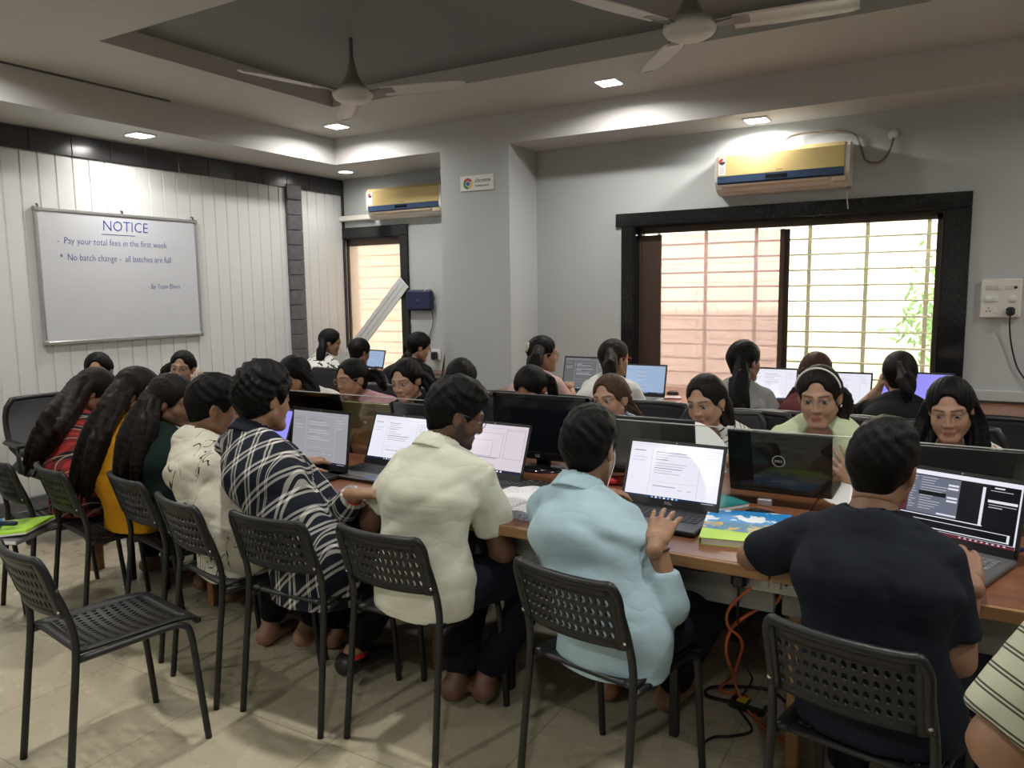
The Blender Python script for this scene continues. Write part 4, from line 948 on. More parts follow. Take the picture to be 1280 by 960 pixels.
# ------------------------------------------------------------------ implicit surfaces for people
def V3(*a): return np.array(a, float)
def nrm(v): v = np.asarray(v, float); return v/max(np.linalg.norm(v), 1e-9)
class Field:
    def __init__(s, lo, hi, h):
        s.h = h; s.lo = np.asarray(lo, float)-2*h; n = np.ceil((np.asarray(hi)-s.lo)/h).astype(int)+3
        s.ax = [(s.lo[i]+h*np.arange(n[i])).astype(np.float32) for i in range(3)]; s.D = np.ones(n, np.float32)
    def blk(s, lo, hi):
        sl = []
        for i in range(3):
            a = int(np.clip(math.floor((lo[i]-s.lo[i])/s.h), 0, len(s.ax[i]))); b = int(np.clip(math.ceil((hi[i]-s.lo[i])/s.h)+1, 0, len(s.ax[i])))
            if b-a < 1: return None
            sl.append(slice(a, b))
        return tuple(sl), s.ax[0][sl[0]][:, None, None], s.ax[1][sl[1]][None, :, None], s.ax[2][sl[2]][None, None, :]
    def add(s, prim, k=.02, grow=0., disp=None):
        fn, lo, hi = prim; m = k+2*s.h+grow+.008
        b = s.blk(lo-m, hi+m)
        if b is None: return
        sl, X, Y, Z = b; d = fn(X, Y, Z)-grow
        if disp is not None: d = d+disp(X, Y, Z)
        D = s.D[sl]
        if k > 0: q = np.maximum(k-np.abs(D-d), 0)/k; s.D[sl] = np.minimum(D, d)-q*q*k*.25
        else: s.D[sl] = np.minimum(D, d)
    def sub(s, prim, k=.01):
        fn, lo, hi = prim; m = k+2*s.h
        b = s.blk(lo-m, hi+m)
        if b is None: return
        sl, X, Y, Z = b; d = -fn(X, Y, Z); D = s.D[sl]
        if k > 0: q = np.maximum(k-np.abs(D-d), 0)/k; s.D[sl] = np.maximum(D, d)+q*q*k*.25
        else: s.D[sl] = np.maximum(D, d)
    def cut(s, p, n, k=.004):
        """keep the side the normal points away from"""
        n = nrm(n); X, Y, Z = s.ax[0][:, None, None], s.ax[1][None, :, None], s.ax[2][None, None, :]
        d = ((X-p[0])*n[0]+(Y-p[1])*n[1]+(Z-p[2])*n[2]).astype(np.float32)
        q = np.maximum(k-np.abs(s.D-d), 0)/k; s.D = np.maximum(s.D, d)+q*q*k*.25
    def disp(s, f):
        X, Y, Z = s.ax[0][:, None, None], s.ax[1][None, :, None], s.ax[2][None, None, :]
        s.D = s.D+f(X, Y, Z).astype(np.float32)
    def mesh(s):
        D = s.D; neg = D < 0
        nx, ny, nz = D.shape
        cnt = np.zeros((nx-1, ny-1, nz-1), np.int8)
        for a in (0,1):
            for b in (0,1):
                for c in (0,1): cnt += neg[a:nx-1+a, b:ny-1+b, c:nz-1+c]
        I = np.argwhere((cnt > 0) & (cnt < 8))
        if len(I) == 0: return np.zeros((0,3)), np.zeros((0,4), int)
        idx = -np.ones(cnt.shape, np.int64); idx[I[:,0], I[:,1], I[:,2]] = np.arange(len(I))
        acc = np.zeros((len(I), 3)); num = np.zeros(len(I))
        corner = [(a,b,c) for a in (0,1) for b in (0,1) for c in (0,1)]
        for c0 in corner:
            for ax in range(3):
                if c0[ax]: continue
                c1 = list(c0); c1[ax] = 1
                d0 = D[I[:,0]+c0[0], I[:,1]+c0[1], I[:,2]+c0[2]]; d1 = D[I[:,0]+c1[0], I[:,1]+c1[1], I[:,2]+c1[2]]
                m = (d0 < 0) != (d1 < 0); t = np.where(m, d0/np.where(m, d0-d1, 1), 0)
                p = np.array(c0, float)[None, :]+np.zeros((len(I), 3)); p[:, ax] += t
                acc += p*m[:, None]; num += m
        Vv = s.lo+(I+acc/num[:, None])*s.h
        quads = []
        for ax in range(3):
            o = [(1,2),(2,0),(0,1)][ax]
            sl0 = [slice(None)]*3; sl1 = [slice(None)]*3; sl0[ax] = slice(0, -1); sl1[ax] = slice(1, None)
            A = neg[tuple(sl0)]; B = neg[tuple(sl1)]
            E = np.argwhere(A != B)
            ok = (E[:, o[0]] > 0) & (E[:, o[1]] > 0) & (E[:, o[0]] < D.shape[o[0]]-1) & (E[:, o[1]] < D.shape[o[1]]-1); E = E[ok]
            def g(du, dv):
                q = E.copy(); q[:, o[0]] += du; q[:, o[1]] += dv; return idx[q[:,0], q[:,1], q[:,2]]
            Q = np.stack([g(-1,-1), g(0,-1), g(0,0), g(-1,0)], 1)
            fl = ~A[E[:,0], E[:,1], E[:,2]]
            Q[fl] = Q[fl][:, ::-1]; quads.append(Q)
        Q = np.concatenate(quads); Q = Q[(Q >= 0).all(1)]
        # light smoothing
        for it in range(2):
            S_ = np.zeros_like(Vv); n_ = np.zeros(len(Vv))
            for a, b in ((0,1),(1,2),(2,3),(3,0)):
                np.add.at(S_, Q[:, a], Vv[Q[:, b]]); np.add.at(n_, Q[:, a], 1)
                np.add.at(S_, Q[:, b], Vv[Q[:, a]]); np.add.at(n_, Q[:, b], 1)
            Vv = Vv*.55+.45*S_/np.maximum(n_, 1)[:, None]
        return Vv, Q
def cone(a, b, ra, rb, lat=None, fl=1., flat=False, groove=0., phase=0., ng=9):
    a = np.asarray(a, float); b = np.asarray(b, float); d = b-a
    def sq(v): return v if lat is None else v+(fl-1)*np.dot(v, lat)*np.asarray(lat)
    ds = sq(d); dd = max(float(np.dot(ds, ds)), 1e-9); L = math.sqrt(dd)
    e1 = nrm(np.cross(nrm(ds), (.3, .1, .9) if abs(nrm(ds)[2]) < .9 else (1, 0, 0))); e2 = np.cross(nrm(ds), e1)
    def fn(X, Y, Z):
        x, y, z = X-a[0], Y-a[1], Z-a[2]
        if lat is not None:
            l = (x*lat[0]+y*lat[1]+z*lat[2])*(fl-1); x, y, z = x+l*lat[0], y+l*lat[1], z+l*lat[2]
        tr = (x*ds[0]+y*ds[1]+z*ds[2])/dd; t = np.clip(tr, 0, 1)
        r = np.sqrt((x-t*ds[0])**2+(y-t*ds[1])**2+(z-t*ds[2])**2)-(ra+(rb-ra)*t)
        if groove:
            th = np.arctan2(x*e2[0]+y*e2[1]+z*e2[2], x*e1[0]+y*e1[1]+z*e1[2])
            r = r-groove*(np.sin(ng*th+5*tr+phase)+.6*np.sin((2*ng-1)*th-4*tr+2*phase))
        if flat: r = np.maximum(r, np.maximum((tr-1)*L, -tr*L))
        return r.astype(np.float32)
    R = max(ra, rb)/min(fl, 1.)+.002+2*groove
    return fn, np.minimum(a, b)-R, np.maximum(a, b)+R
def ell(c, r, M=None):
    c = np.asarray(c, float); M = np.eye(3) if M is None else M; r = np.asarray(r, float)
    def fn(X, Y, Z):
        x, y, z = X-c[0], Y-c[1], Z-c[2]
        q = [(x*M[0, i]+y*M[1, i]+z*M[2, i]) for i in range(3)]
        k0 = np.sqrt((q[0]/r[0])**2+(q[1]/r[1])**2+(q[2]/r[2])**2); k1 = np.sqrt((q[0]/r[0]**2)**2+(q[1]/r[1]**2)**2+(q[2]/r[2]**2)**2)
        return (k0*(k0-1)/np.maximum(k1, 1e-6)).astype(np.float32)
    R = r.max(); return fn, c-R, c+R
def folds(seed, amp, freq, axis=None):
    rr = np.random.default_rng(seed); ks = []
    for i in range(5):
        v = rr.normal(size=3); 
        if axis is not None: v = v-np.dot(v, axis)*np.asarray(axis)*.65
        ks.append((nrm(v)*freq*rr.uniform(.6, 1.8), rr.uniform(0, 6.28), rr.uniform(.5, 1)))
    w = nrm(rr.normal(size=3))*freq*.7; w2 = nrm(rr.normal(size=3))*freq*.5
    def f(X, Y, Z):
        wp = 1.2*np.sin(X*w[0]+Y*w[1]+Z*w[2])+1.1*np.sin(X*w2[0]+Y*w2[1]+Z*w2[2]+1.7)
        o = 0
        for k, p, a in ks: o = o+a*(1-2*np.abs(np.sin(.5*(X*k[0]+Y*k[1]+Z*k[2]+p+wp))))
        fine = np.sin(X*w[1]*5+Y*w[2]*5+Z*w[0]*5+2*np.sin(X*w2[2]*3+Z*w2[0]*3))*np.clip(o, 0, 2)
        return (amp*(o/2.2+.22*fine)).astype(np.float32)
    return f
def np_mesh(name, parts, mats, parent, loc, cols=None, uvs=None):
    """parts: list of (verts, quads); one mesh object"""
    Vs = []; Qs = []; o = 0
    for v, q in parts:
        if len(v) == 0: continue
        Vs.append(v); Qs.append(q+o); o += len(v)
    Vv = np.concatenate(Vs)-np.asarray(loc); Q = np.concatenate(Qs)
    me = bpy.data.meshes.new(name); me.vertices.add(len(Vv)); me.vertices.foreach_set('co', Vv.astype(np.float32).ravel())
    me.loops.add(Q.size); me.loops.foreach_set('vertex_index', Q.ravel().astype(np.int32))
    me.polygons.add(len(Q)); me.polygons.foreach_set('loop_start', np.arange(0, Q.size, 4, dtype=np.int32))
    me.polygons.foreach_set('loop_total', np.full(len(Q), 4, np.int32)) if hasattr(me.polygons[0], 'loop_total') and False else None
    me.update(calc_edges=True)
    me.polygons.foreach_set('use_smooth', np.ones(len(Q), bool))
    for m in (mats if isinstance(mats, (list, tuple)) else [mats]): me.materials.append(m)
    if cols is not None:
        at = me.attributes.new('skin_col', 'FLOAT_COLOR', 'POINT'); at.data.foreach_set('color', np.concatenate([cols, np.ones((len(cols), 1))], 1).astype(np.float32).ravel())
    if uvs is not None:
        at = me.attributes.new('cloth', 'FLOAT_VECTOR', 'POINT'); at.data.foreach_set('vector', np.concatenate([uvs, np.zeros((len(uvs), 1))], 1).astype(np.float32).ravel())
    me.update(); ob = bpy.data.objects.new(name, me); C.objects.link(ob); ob.parent = parent
    return ob
# skin
t = nmat('skin', .48, col=(.35,.2,.13), sss=.12); at = t.n('ShaderNodeAttribute'); at.attribute_name = 'skin_col'
tc = t.n('ShaderNodeTexCoord'); t.l(at.outputs['Color'], t.b.inputs['Base Color']); t.bump(t.noise(tc.outputs['Object'], 260, 3), .12, .002); skin_m = t.m
# hair
def hair_mat(name, c0, c1, axis=2):
    t = nmat(name, .5, col=c0, spec=.12); tc = t.n('ShaderNodeTexCoord'); mp = t.n('ShaderNodeMapping'); sc = [170, 170, 170]; sc[axis] = 14
    mp.inputs['Scale'].default_value = sc; t.l(tc.outputs['Object'], mp.inputs[0]); n = t.noise(mp.outputs[0], 1, 4)
    t.l(t.mix(n, c0, c1), t.b.inputs['Base Color']); t.bump(n, .6, .004); return t.m
hair_black = hair_mat('hair_black', (.002,.002,.002), (.008,.0065,.006)); hair_dark = hair_mat('hair_dark_brown', (.004,.003,.0025), (.018,.012,.009))
hair_brown = hair_mat('hair_brown', (.02,.012,.008), (.10,.055,.03)); hair_maroon = hair_mat('hair_maroon_brown', (.016,.008,.007), (.075,.028,.022))
hair_top = hair_mat('hair_black_lying', (.002,.002,.002), (.008,.0065,.006), 1)
eye_white = mat('eye_white', (.62,.60,.57), .2); iris_m = mat('iris_brown', (.02,.01,.006), .15)
# cloth
def crease(t, weave=.25, scale=900, amt=.55):
    tc = t.n('ShaderNodeTexCoord'); x = t.n('ShaderNodeTexNoise'); x.inputs['Scale'].default_value = 7; x.inputs['Detail'].default_value = 1.5; x.inputs['Distortion'].default_value = .7
    mp = t.n('ShaderNodeMapping'); mp.inputs['Scale'].default_value = (.55, 1.0, 1.9); mp.inputs['Rotation'].default_value = (.3, .4, .2); t.l(tc.outputs['Object'], mp.inputs[0]); t.l(mp.outputs[0], x.inputs['Vector'])
    r = t.math('ABSOLUTE', t.math('SUBTRACT', x.outputs['Fac'], .5)); r = t.math('POWER', r, .85)
    b1 = t.n('ShaderNodeBump'); b1.inputs['Strength'].default_value = amt; b1.inputs['Distance'].default_value = .035; t.l(r, b1.inputs['Height'])
    b2 = t.n('ShaderNodeBump'); b2.inputs['Strength'].default_value = weave; b2.inputs['Distance'].default_value = .003
    t.l(t.noise(tc.outputs['Object'], scale, 2), b2.inputs['Height']); t.l(b1.outputs[0], b2.inputs['Normal']); t.l(b2.outputs[0], t.b.inputs['Normal'])
def cloth(name, col, rough=.9, bump=.25, scale=900, var=.05, vs=9, amt=.20):
    new = name not in MATS
    m = mat(name, col, rough, var=var, vscale=vs, spec=.2)
    if new: crease(NT(m), bump, scale, amt)
    return m
def attr_uv(t):
    a = t.n('ShaderNodeAttribute'); a.attribute_name = 'cloth'; sp = t.n('ShaderNodeSeparateXYZ'); t.l(a.outputs['Vector'], sp.inputs[0]); return a.outputs['Vector'], sp.outputs
def band(t, x, period, c, w):
    f = t.math('FRACT', t.math('ADD', t.math('DIVIDE', x, period), 10.)); return t.math('LESS_THAN', t.math('ABSOLUTE', t.math('SUBTRACT', f, c)), w)
def plaid(name, base, lines, period=.080):
    t = nmat(name, .9, col=base, spec=.2); v, o = attr_uv(t)
    col = None; 
    def dirc(x):
        a = band(t, x, period, .37, .062); b = band(t, x, period, .60, .062); return t.math('MAXIMUM', a, b)
    du, dv = dirc(o[0]), dirc(o[1])
    s_ = t.math('MULTIPLY', t.math('ADD', du, dv), .5)
    sq = t.math('MULTIPLY', du, dv)
    c = t.mix(s_, base, lines); c2 = t.mix(sq, c, lines)
    t.l(c2, t.b.inputs['Base Color']); crease(t, .2, 900, .25); return t.m
navy_plaid = plaid('navy_white_plaid', (.010,.013,.022), (.62,.60,.55))
t = nmat('red_black_plaid', .85, col=(.4,.03,.03)); v, o = attr_uv(t)
a = t.math('LESS_THAN', t.math('FRACT', t.math('ADD', t.math('DIVIDE', o[0], .09), 10.)), .5); b = t.math('LESS_THAN', t.math('FRACT', t.math('ADD', t.math('DIVIDE', o[1], .09), 10.)), .5)
c = t.mix(t.math('MULTIPLY', t.math('ADD', a, b), .5), (.50,.045,.04), (.012,.010,.012)); w = t.math('MAXIMUM', band(t, o[0], .09, .25, .03), band(t, o[1], .09, .25, .03))
t.l(t.mix(t.math('MULTIPLY', w, .7), c, (.60,.50,.45)), t.b.inputs['Base Color']); red_plaid = t.m
t = nmat('white_black_stripes', .85, col=(.7,.7,.68)); v, o = attr_uv(t)
t.l(t.mix(band(t, t.math('ADD', o[1], t.math('MULTIPLY', o[0], .35)), .030, .5, .11), (.68,.67,.64), (.02,.02,.025)), t.b.inputs['Base Color']); stripe_m = t.m
t = nmat('sage_double_stripes', .9, col=(.4,.42,.3)); v, o = attr_uv(t)
ln = t.math('MAXIMUM', band(t, o[1], .036, .40, .045), band(t, o[1], .036, .58, .045)); rib = t.math('MULTIPLY', t.math('FRACT', t.math('ADD', t.math('MULTIPLY', o[0], 260), 50.)), .25)
t.l(t.mix(ln, t.mix(rib, (.50,.51,.38), (.40,.41,.30)), (.06,.06,.045)), t.b.inputs['Base Color']); t.bump(t.math('FRACT', t.math('ADD', t.math('MULTIPLY', o[0], 260), 50.)), .3, .002); sage_m = t.m
def blot(name, base, dark, scale, th, rough=.85):
    t = nmat(name, rough, col=base); v, o = t.coord(); n = t.noise(v, scale, 2); t.l(t.mix(t.math('GREATER_THAN', n, th), base, dark), t.b.inputs['Base Color']); return t.m
floral_bw = blot('black_white_floral', (.66,.65,.62), (.02,.02,.022), 26, .55); floral_red = blot('white_floral', (.62,.58,.54), (.30,.10,.09), 38, .60); floral_grey = blot('grey_patterned', (.5,.48,.46), (.10,.09,.09), 30, .56)
# cream shirt with thin scribbled line drawings
t = nmat('cream_scribble', .85, col=(.6,.57,.47)); v, o = attr_uv(t)
n = t.noise(v, 7.5, 1); ln = t.math('LESS_THAN', t.math('ABSOLUTE', t.math('SUBTRACT', n, .5)), .007); n2 = t.noise(v, 15, 1); ln2 = t.math('LESS_THAN', t.math('ABSOLUTE', t.math('SUBTRACT', n2, .5)), .012)
mk = t.math('GREATER_THAN', t.noise(v, 5.5, 0), .50); mk2 = t.math('GREATER_THAN', t.noise(v, 9, 0), .60)
sc = t.math('MAXIMUM', t.math('MULTIPLY', ln, mk), t.math('MULTIPLY', ln2, mk2))
st = t.math('MULTIPLY', t.math('LESS_THAN', t.math('FRACT', t.math('ADD', t.math('DIVIDE', o[0], .022), 20.)), .3), .25)
t.l(t.mix(sc, t.mix(st, (.60,.57,.46), (.70,.67,.57)), (.03,.03,.03)), t.b.inputs['Base Color']); crease(t, .2, 900, .35); scribble_m = t.m
ivory_cotton = cloth('ivory_cotton', (.66,.66,.55)); lightblue_denim = cloth('light_blue_denim', (.40,.55,.62), bump=.3, scale=1100, var=.10, vs=14); navy_cotton = cloth('navy_cotton', (.010,.013,.021))
mustard_cotton = cloth('mustard_cotton', (.58,.27,.010), var=.12, vs=18); green_cotton = cloth('dark_green_cotton', (.008,.020,.016)); pink_cotton = cloth('pink_cotton', (.55,.30,.33)); black_cotton = cloth('black_cotton', (.008,.008,.010))
palegreen_cotton = cloth('pale_green_cotton', (.55,.62,.40)); blueshirt_cotton = cloth('pale_blue_cotton', (.40,.47,.60)); white_cotton = cloth('white_cotton', (.62,.61,.58)); grey_knit = cloth('grey_knit', (.27,.27,.26), bump=.5, scale=240)
maroon_cotton = cloth('maroon_cotton', (.10,.02,.025)); pinkcheck = cloth('dusty_pink_knit', (.50,.33,.30), bump=.4, scale=150); jean_m = cloth('dark_denim', (.008,.010,.018)); black_trouser = cloth('black_trousers', (.007,.007,.009)); brown_trouser = cloth('brown_trousers', (.03,.022,.018))
def basis(yaw, pitch=0, roll=0):
    y = math.radians(yaw); p = math.radians(pitch); r = math.radians(roll)
    f0 = V3(-math.sin(y), math.cos(y), 0); r0 = V3(math.cos(y), math.sin(y), 0); U = V3(0, 0, 1)
    f = math.cos(p)*f0-math.sin(p)*U; u = math.cos(p)*U+math.sin(p)*f0
    rr = math.cos(r)*r0-math.sin(r)*u; uu = math.cos(r)*u+math.sin(r)*r0
    return rr, f, uu
def ik(a, w, l1, l2, pole):
    d = w-a; L = np.linalg.norm(d)
    if L > (l1+l2)*.985: d = d*((l1+l2)*.985/L); w = a+d; L = np.linalg.norm(d)
    L = max(L, abs(l1-l2)+.02); x = (l1*l1-l2*l2+L*L)/(2*L); h = math.sqrt(max(l1*l1-x*x, 0)); n = nrm(d); p = pole-np.dot(pole, n)*n
    return a+n*x+nrm(p)*h, w
def make_hand(W, fd, n, side, s, curl=.5, spread=.10, thumb=.8, h=.0034):
    """W wrist, fd finger direction, n back-of-hand normal, side +1 right / -1 left"""
    fd = nrm(fd); n = nrm(n-np.dot(n, fd)*fd); L = np.cross(fd, n)*(-side)      # L points to the thumb
    F = Field(W-.23*s, W+.23*s, h); lat = [.032, .0105, -.011, -.031]; ln = [.088, .093, .088, .079]; fl = [.90, 1.0, .94, .76]
    back = W-fd*.035*s; F.add(cone(back, W+fd*.01*s, .024*s, .023*s), .01)
    for i in range(4):
        K = W+fd*ln[i]*s+L*lat[i]*s+n*(.002-.003*(i in (0, 3)))*s
        F.add(cone(W+L*lat[i]*.55*s+fd*.008*s, K, .0155*s, .0112*s), .012)
        p = K; ang = .15*curl
        for j, sl in enumerate((.043, .027, .021)):
            ang += curl*(.55, .65, .45)[j]; dv = nrm(fd*math.cos(ang)-n*math.sin(ang)+L*(spread*(1.5-i)))
            q = p+dv*sl*fl[i]*s; F.add(cone(p, q, (.0092, .0084, .0076)[j]*s, (.0084, .0076, .0062)[j]*s), .004 if j else .006); p = q
    b = W+fd*.028*s+L*.024*s-n*.006*s; m = b+nrm(fd*.55+L*thumb-n*.35)*.040*s; e = m+nrm(fd*.85+L*thumb*.35-n*.35)*.032*s; e2 = e+nrm(fd*.95+L*.1-n*.4)*.024*s
    F.add(cone(W+fd*.012*s+L*.012*s, b, .016*s, .0145*s), .012); F.add(cone(b, m, .0135*s, .0105*s), .008); F.add(cone(m, e, .0103*s, .0092*s), .004); F.add(cone(e, e2, .0092*s, .0072*s), .003)
    return F.mesh()
def hair_locks(F, pts, groove, k=.012, ng=8, seed=0):
    if max(r for p, r in pts) > .026:
        rr = np.random.default_rng(int(seed*10)+5); n = 5
        P_ = [np.array(v) for v in smooth_path([p for p, r in pts], n)]; R_ = np.interp(np.linspace(0, len(pts)-1, len(P_)), np.arange(len(pts)), [r for p, r in pts])
        ns = 13; tot = len(P_)
        for i in range(ns):
            a0 = 2.399*i; rad = .80*math.sqrt((i+.5)/ns); w1 = rr.uniform(5, 9); p1 = rr.uniform(0, 6.28); am = rr.uniform(.10, .26); end = int(tot*rr.uniform(.80, 1.0)); prev = None
            for j in range(tot):
                if j >= max(end, 3): break
                tt = j/max(tot-1, 1); d = nrm(P_[min(j+1, tot-1)]-P_[max(j-1, 0)]); e1 = nrm(np.cross(d, (.31, .2, .93) if abs(d[2]) < .8 else (1, .1, 0))); e2 = np.cross(d, e1)
                q = P_[j]+R_[j]*(e1*(rad*math.cos(a0)+am*math.sin(w1*tt+p1))+e2*(rad*math.sin(a0)+am*math.cos(w1*1.3*tt+p1)))
                r = max(R_[j]*.36*(1-.55*max(0, (j-end*.6)/(end*.4+1e-6))), .0045)
                if prev is not None: F.add(cone(prev[0], q, prev[1], r, groove=min(.0012, r*.08), ng=5, phase=i), .006)
                prev = (q, r)
        return
    for i in range(len(pts)-1):
        (a, ra), (b, rb) = pts[i], pts[i+1]; F.add(cone(a, b, ra, rb, groove=groove, phase=seed+i*.7, ng=ng), k)
def person(name_label, head, fyaw, fpitch=10, froll=0, pel=None, tyaw=None, shirt=None, sleeve='short', hair='short', hair_m=None, female=False, hands=None, curl=.5, hand_dirs=None,
           skin=(.30,.165,.10), hs=1.0, build=1.0, legs=None, trouser=None, hump=.05, far=False, group=None, locks=(), extras=None, beard=False, neckline=None, hair_t=.012, ears=True, collar=False, tail=.0,
           elbow_out=.6, feet=None, knees=None, fold=.0045, sh_drop=0., face=True, hem_z=.47, thick=.011, seam_front=True, sw=None, elbows=None, sleeve_t=None, ankles_free=False, fine_skin=False, neck_fwd=.05):
    Hc = py(*head) if not isinstance(head[0], np.ndarray) else head[0]
    fyaw_t = tyaw if tyaw is not None else fyaw
    Rt, Ft, U = basis(fyaw_t); Hx, Hy, Hz = basis(fyaw, fpitch, froll); HM = np.stack([Hx, Hy, Hz], 1)
    s = hs*(0.985 if female else 1.03)
    def hp(x, y, z): return Hc+s*(x*Hx+y*Hy+z*Hz)
    P = V3(pel[0], pel[1], .56); root = empty('person', (P[0], P[1], 0), 0, name_label, 'person', group); loc = V3(P[0], P[1], 0)
    bf = build; SW = (sw or (.140 if female else .158))
    NTp = hp(0, -.022, -.062); C7 = NTp-Ft*neck_fwd+V3(0, 0, -.085); 
    CT = (P+C7)/2-Ft*hump*2
    bez = lambda t: (1-t)**2*P+2*t*(1-t)*CT+t*t*C7
    belly, chest, top = bez(.34), bez(.68), bez(.92)
    sj_c = C7+V3(0, 0, -.062-sh_drop)+Ft*.035
    up_s = nrm(C7-chest); SJ = {1: sj_c+Rt*SW, -1: sj_c-Rt*SW}
    l1, l2 = (.275, .235) if female else (.295, .25)
    W = {}; EL = {}; HD = {}
    for sd, key in ((1, 'R'), (-1, 'L')):
        tgt = None if hands is None else hands.get(key)
        if tgt is None: tgt = P+Ft*.36+Rt*sd*.13+V3(0, 0, .235)
        tgt = np.asarray(tgt, float)
        pole = Rt*sd*elbow_out-U*.8-Ft*.35
        EL[sd], W[sd] = ik(SJ[sd], tgt, l1, l2, pole)
        if elbows and key in elbows:
            q = np.asarray(elbows[key], float); EL[sd] = SJ[sd]+nrm(q-SJ[sd])*min(max(np.linalg.norm(q-SJ[sd]), l1*.8), l1*1.08); dd_ = tgt-EL[sd]; W[sd] = EL[sd]+nrm(dd_)*min(max(np.linalg.norm(dd_), l2*.75), l2*1.08)
        fd, nn = (None, None) if not hand_dirs or key not in hand_dirs else hand_dirs[key]
        if fd is None: fd = nrm(W[sd]-EL[sd]); fd = nrm(V3(fd[0], fd[1], min(max(fd[2], -.25), .1))); fd = nrm(fd+Ft*.5-Rt*sd*.12); nn = U
        HD[sd] = (np.asarray(fd, float), np.asarray(nn, float))
    # legs
    HJ = {sd: P+Rt*sd*.085+V3(0, 0, -.03) for sd in (1, -1)}; KN = {}; AN = {}; TO = {}
    for sd, key in ((1, 'R'), (-1, 'L')):
        KN[sd] = np.asarray(knees[key], float) if knees and key in knees else HJ[sd]+Ft*.40+Rt*sd*.05+V3(0, 0, -.015)
        if feet and key in feet: AN[sd] = np.asarray(feet[key][0], float); TO[sd] = nrm(np.asarray(feet[key][1], float))
        else: AN[sd] = V3(KN[sd][0], KN[sd][1], .085)-Ft*.03; TO[sd] = Ft
        d = AN[sd]-KN[sd]; L = np.linalg.norm(d)
        if L > .47: AN[sd] = KN[sd]+d*(.47/L)
    def arm_prims(g, t0=0., t1=2.):
        out = []
        for sd in (1, -1):
            if t0 < 1: out.append((SJ[sd], SJ[sd]+(EL[sd]-SJ[sd])*min(t1, 1), .043*bf, .043*bf+(.039-.043)*bf*min(t1, 1)))
            if t1 > 1: out.append((EL[sd], EL[sd]+(W[sd]-EL[sd])*min(t1-1, 1), .041*bf, .041*bf+(.0265-.041*bf)*min(t1-1, 1)))
        return out
    tors = [(P+V3(0, 0, -.02), belly, .116*bf, .097*bf, .70), (belly, chest, .097*bf, .109*bf if not female else .103*bf, .71), (chest, top, .109*bf if not female else .102*bf, .070*bf, .60)]
    def torso(F, g, k=.04):
        for a, b, ra, rb, fl in tors: F.add(cone(a, b, ra, rb, Rt, fl), k, g)
        for sd in (1, -1):
            F.add(cone(C7+(NTp-C7)*.25, SJ[sd]-U*.002, .036, .040*bf), .03, g*.8); F.add(cone(chest+Rt*sd*.05, SJ[sd]-U*.03-Rt*sd*.02, 0.070*bf, .045*bf), .05, g)
            if female: F.add(ell(chest+Ft*.085+Rt*sd*.065+V3(0, 0, -.01), (.06, .055, .06)), .03, g)
    # ------- body: one continuous skin mesh (torso, limbs), with the head and hands meshed finer
    allp = np.array([P, C7, *SJ.values(), *EL.values(), *W.values(), *KN.values(), *AN.values(), NTp])
    lo = allp.min(0)-.20; hi = allp.max(0)+.20; lo[2] = max(lo[2], -.001)
    hb = .0065 if fine_skin else .010
    F = Field(lo, hi, hb); torso(F, 0)
    for a, b, ra, rb in arm_prims(0): F.add(cone(a, b, ra, rb), .03)
    for sd in (1, -1):
        F.add(cone(HJ[sd], KN[sd], .080*bf, .057*bf), .03); F.add(cone(KN[sd], KN[sd]+(AN[sd]-KN[sd])*.35, .054, .053*bf), .02); F.add(cone(KN[sd]+(AN[sd]-KN[sd])*.3, AN[sd], .052*bf, .034), .02)
        heel = AN[sd]-TO[sd]*.03+V3(0, 0, -.045); toe = AN[sd]+TO[sd]*.15+V3(0, 0, -.058)
        F.add(cone(AN[sd]+V3(0, 0, -.01), heel, .034, .034), .02); F.add(cone(heel, toe, .032, .024, np.cross(TO[sd], U), .75), .03)
    F.add(cone(C7+V3(0, 0, -.03), NTp+Hz*.01, .054 if not female else .046, .050 if not female else .043), .03)
    parts = [F.mesh()]; segs = [('b', len(parts[0][0]))]
    # head
    fh = .0042 if (face and not far) else .0055
    F = Field(Hc-.19*s, Hc+.19*s, fh)
    def E(x, y, z, rx, ry, rz, k=.02): F.add(ell(hp(x, y, z), (rx*s, ry*s, rz*s), HM), k)
    def K(a, b, ra, rb, k=.015): F.add(cone(hp(*a), hp(*b), ra*s, rb*s), k)
    E(0, -.012, .036, .074, .094, .082); E(0, .028, -.030, .060, .064, .082, .03)
    for q in (1, -1):
        E(q*.037, .050, -.030, .026, .030, .034, .02); K((q*.055, .0, -.055), (q*.016, .070, -.098), .018, .016, .025)
        K((q*.012, .088-.005*female, .026), (q*.048, .068-.004*female, .024), .009, .008, .02)
    K((-.014+.006*female, .074-.004*female, -.098+.004*female), (.014-.006*female, .074-.004*female, -.098+.004*female), .018, .018, .02)
    if face:
        for q in (1, -1): F.sub(ell(hp(q*.032, .096, .006), (.017*s, .014*s, .011*s), HM), .012)
        fm = .80 if female else 1.; K((0, .090, .020), (0, .104-.003*female, -.026), .0085*fm, .0115*fm, .010); K((0, .102-.003*female, -.030), (0, .098, -.032), .0125*fm, .011*fm, .008)
        for q in (1, -1):
            E(q*.012, .093, -.031, .0085, .010, .0075, .006)
            F.add(ell(hp(q*.032, .0790, .007), (.0145*s, .0125*s, .0105*s), HM), .004)
        K((-.017, .088, -.060), (.017, .088, -.060), .0062, .0062, .006); K((-.014, .086, -.072), (.014, .086, -.072), .0068, .0068, .006); F.sub(cone(hp(-.022, .0965, -.066), hp(.022, .0965, -.066), .0022*s, .0022*s), .004)
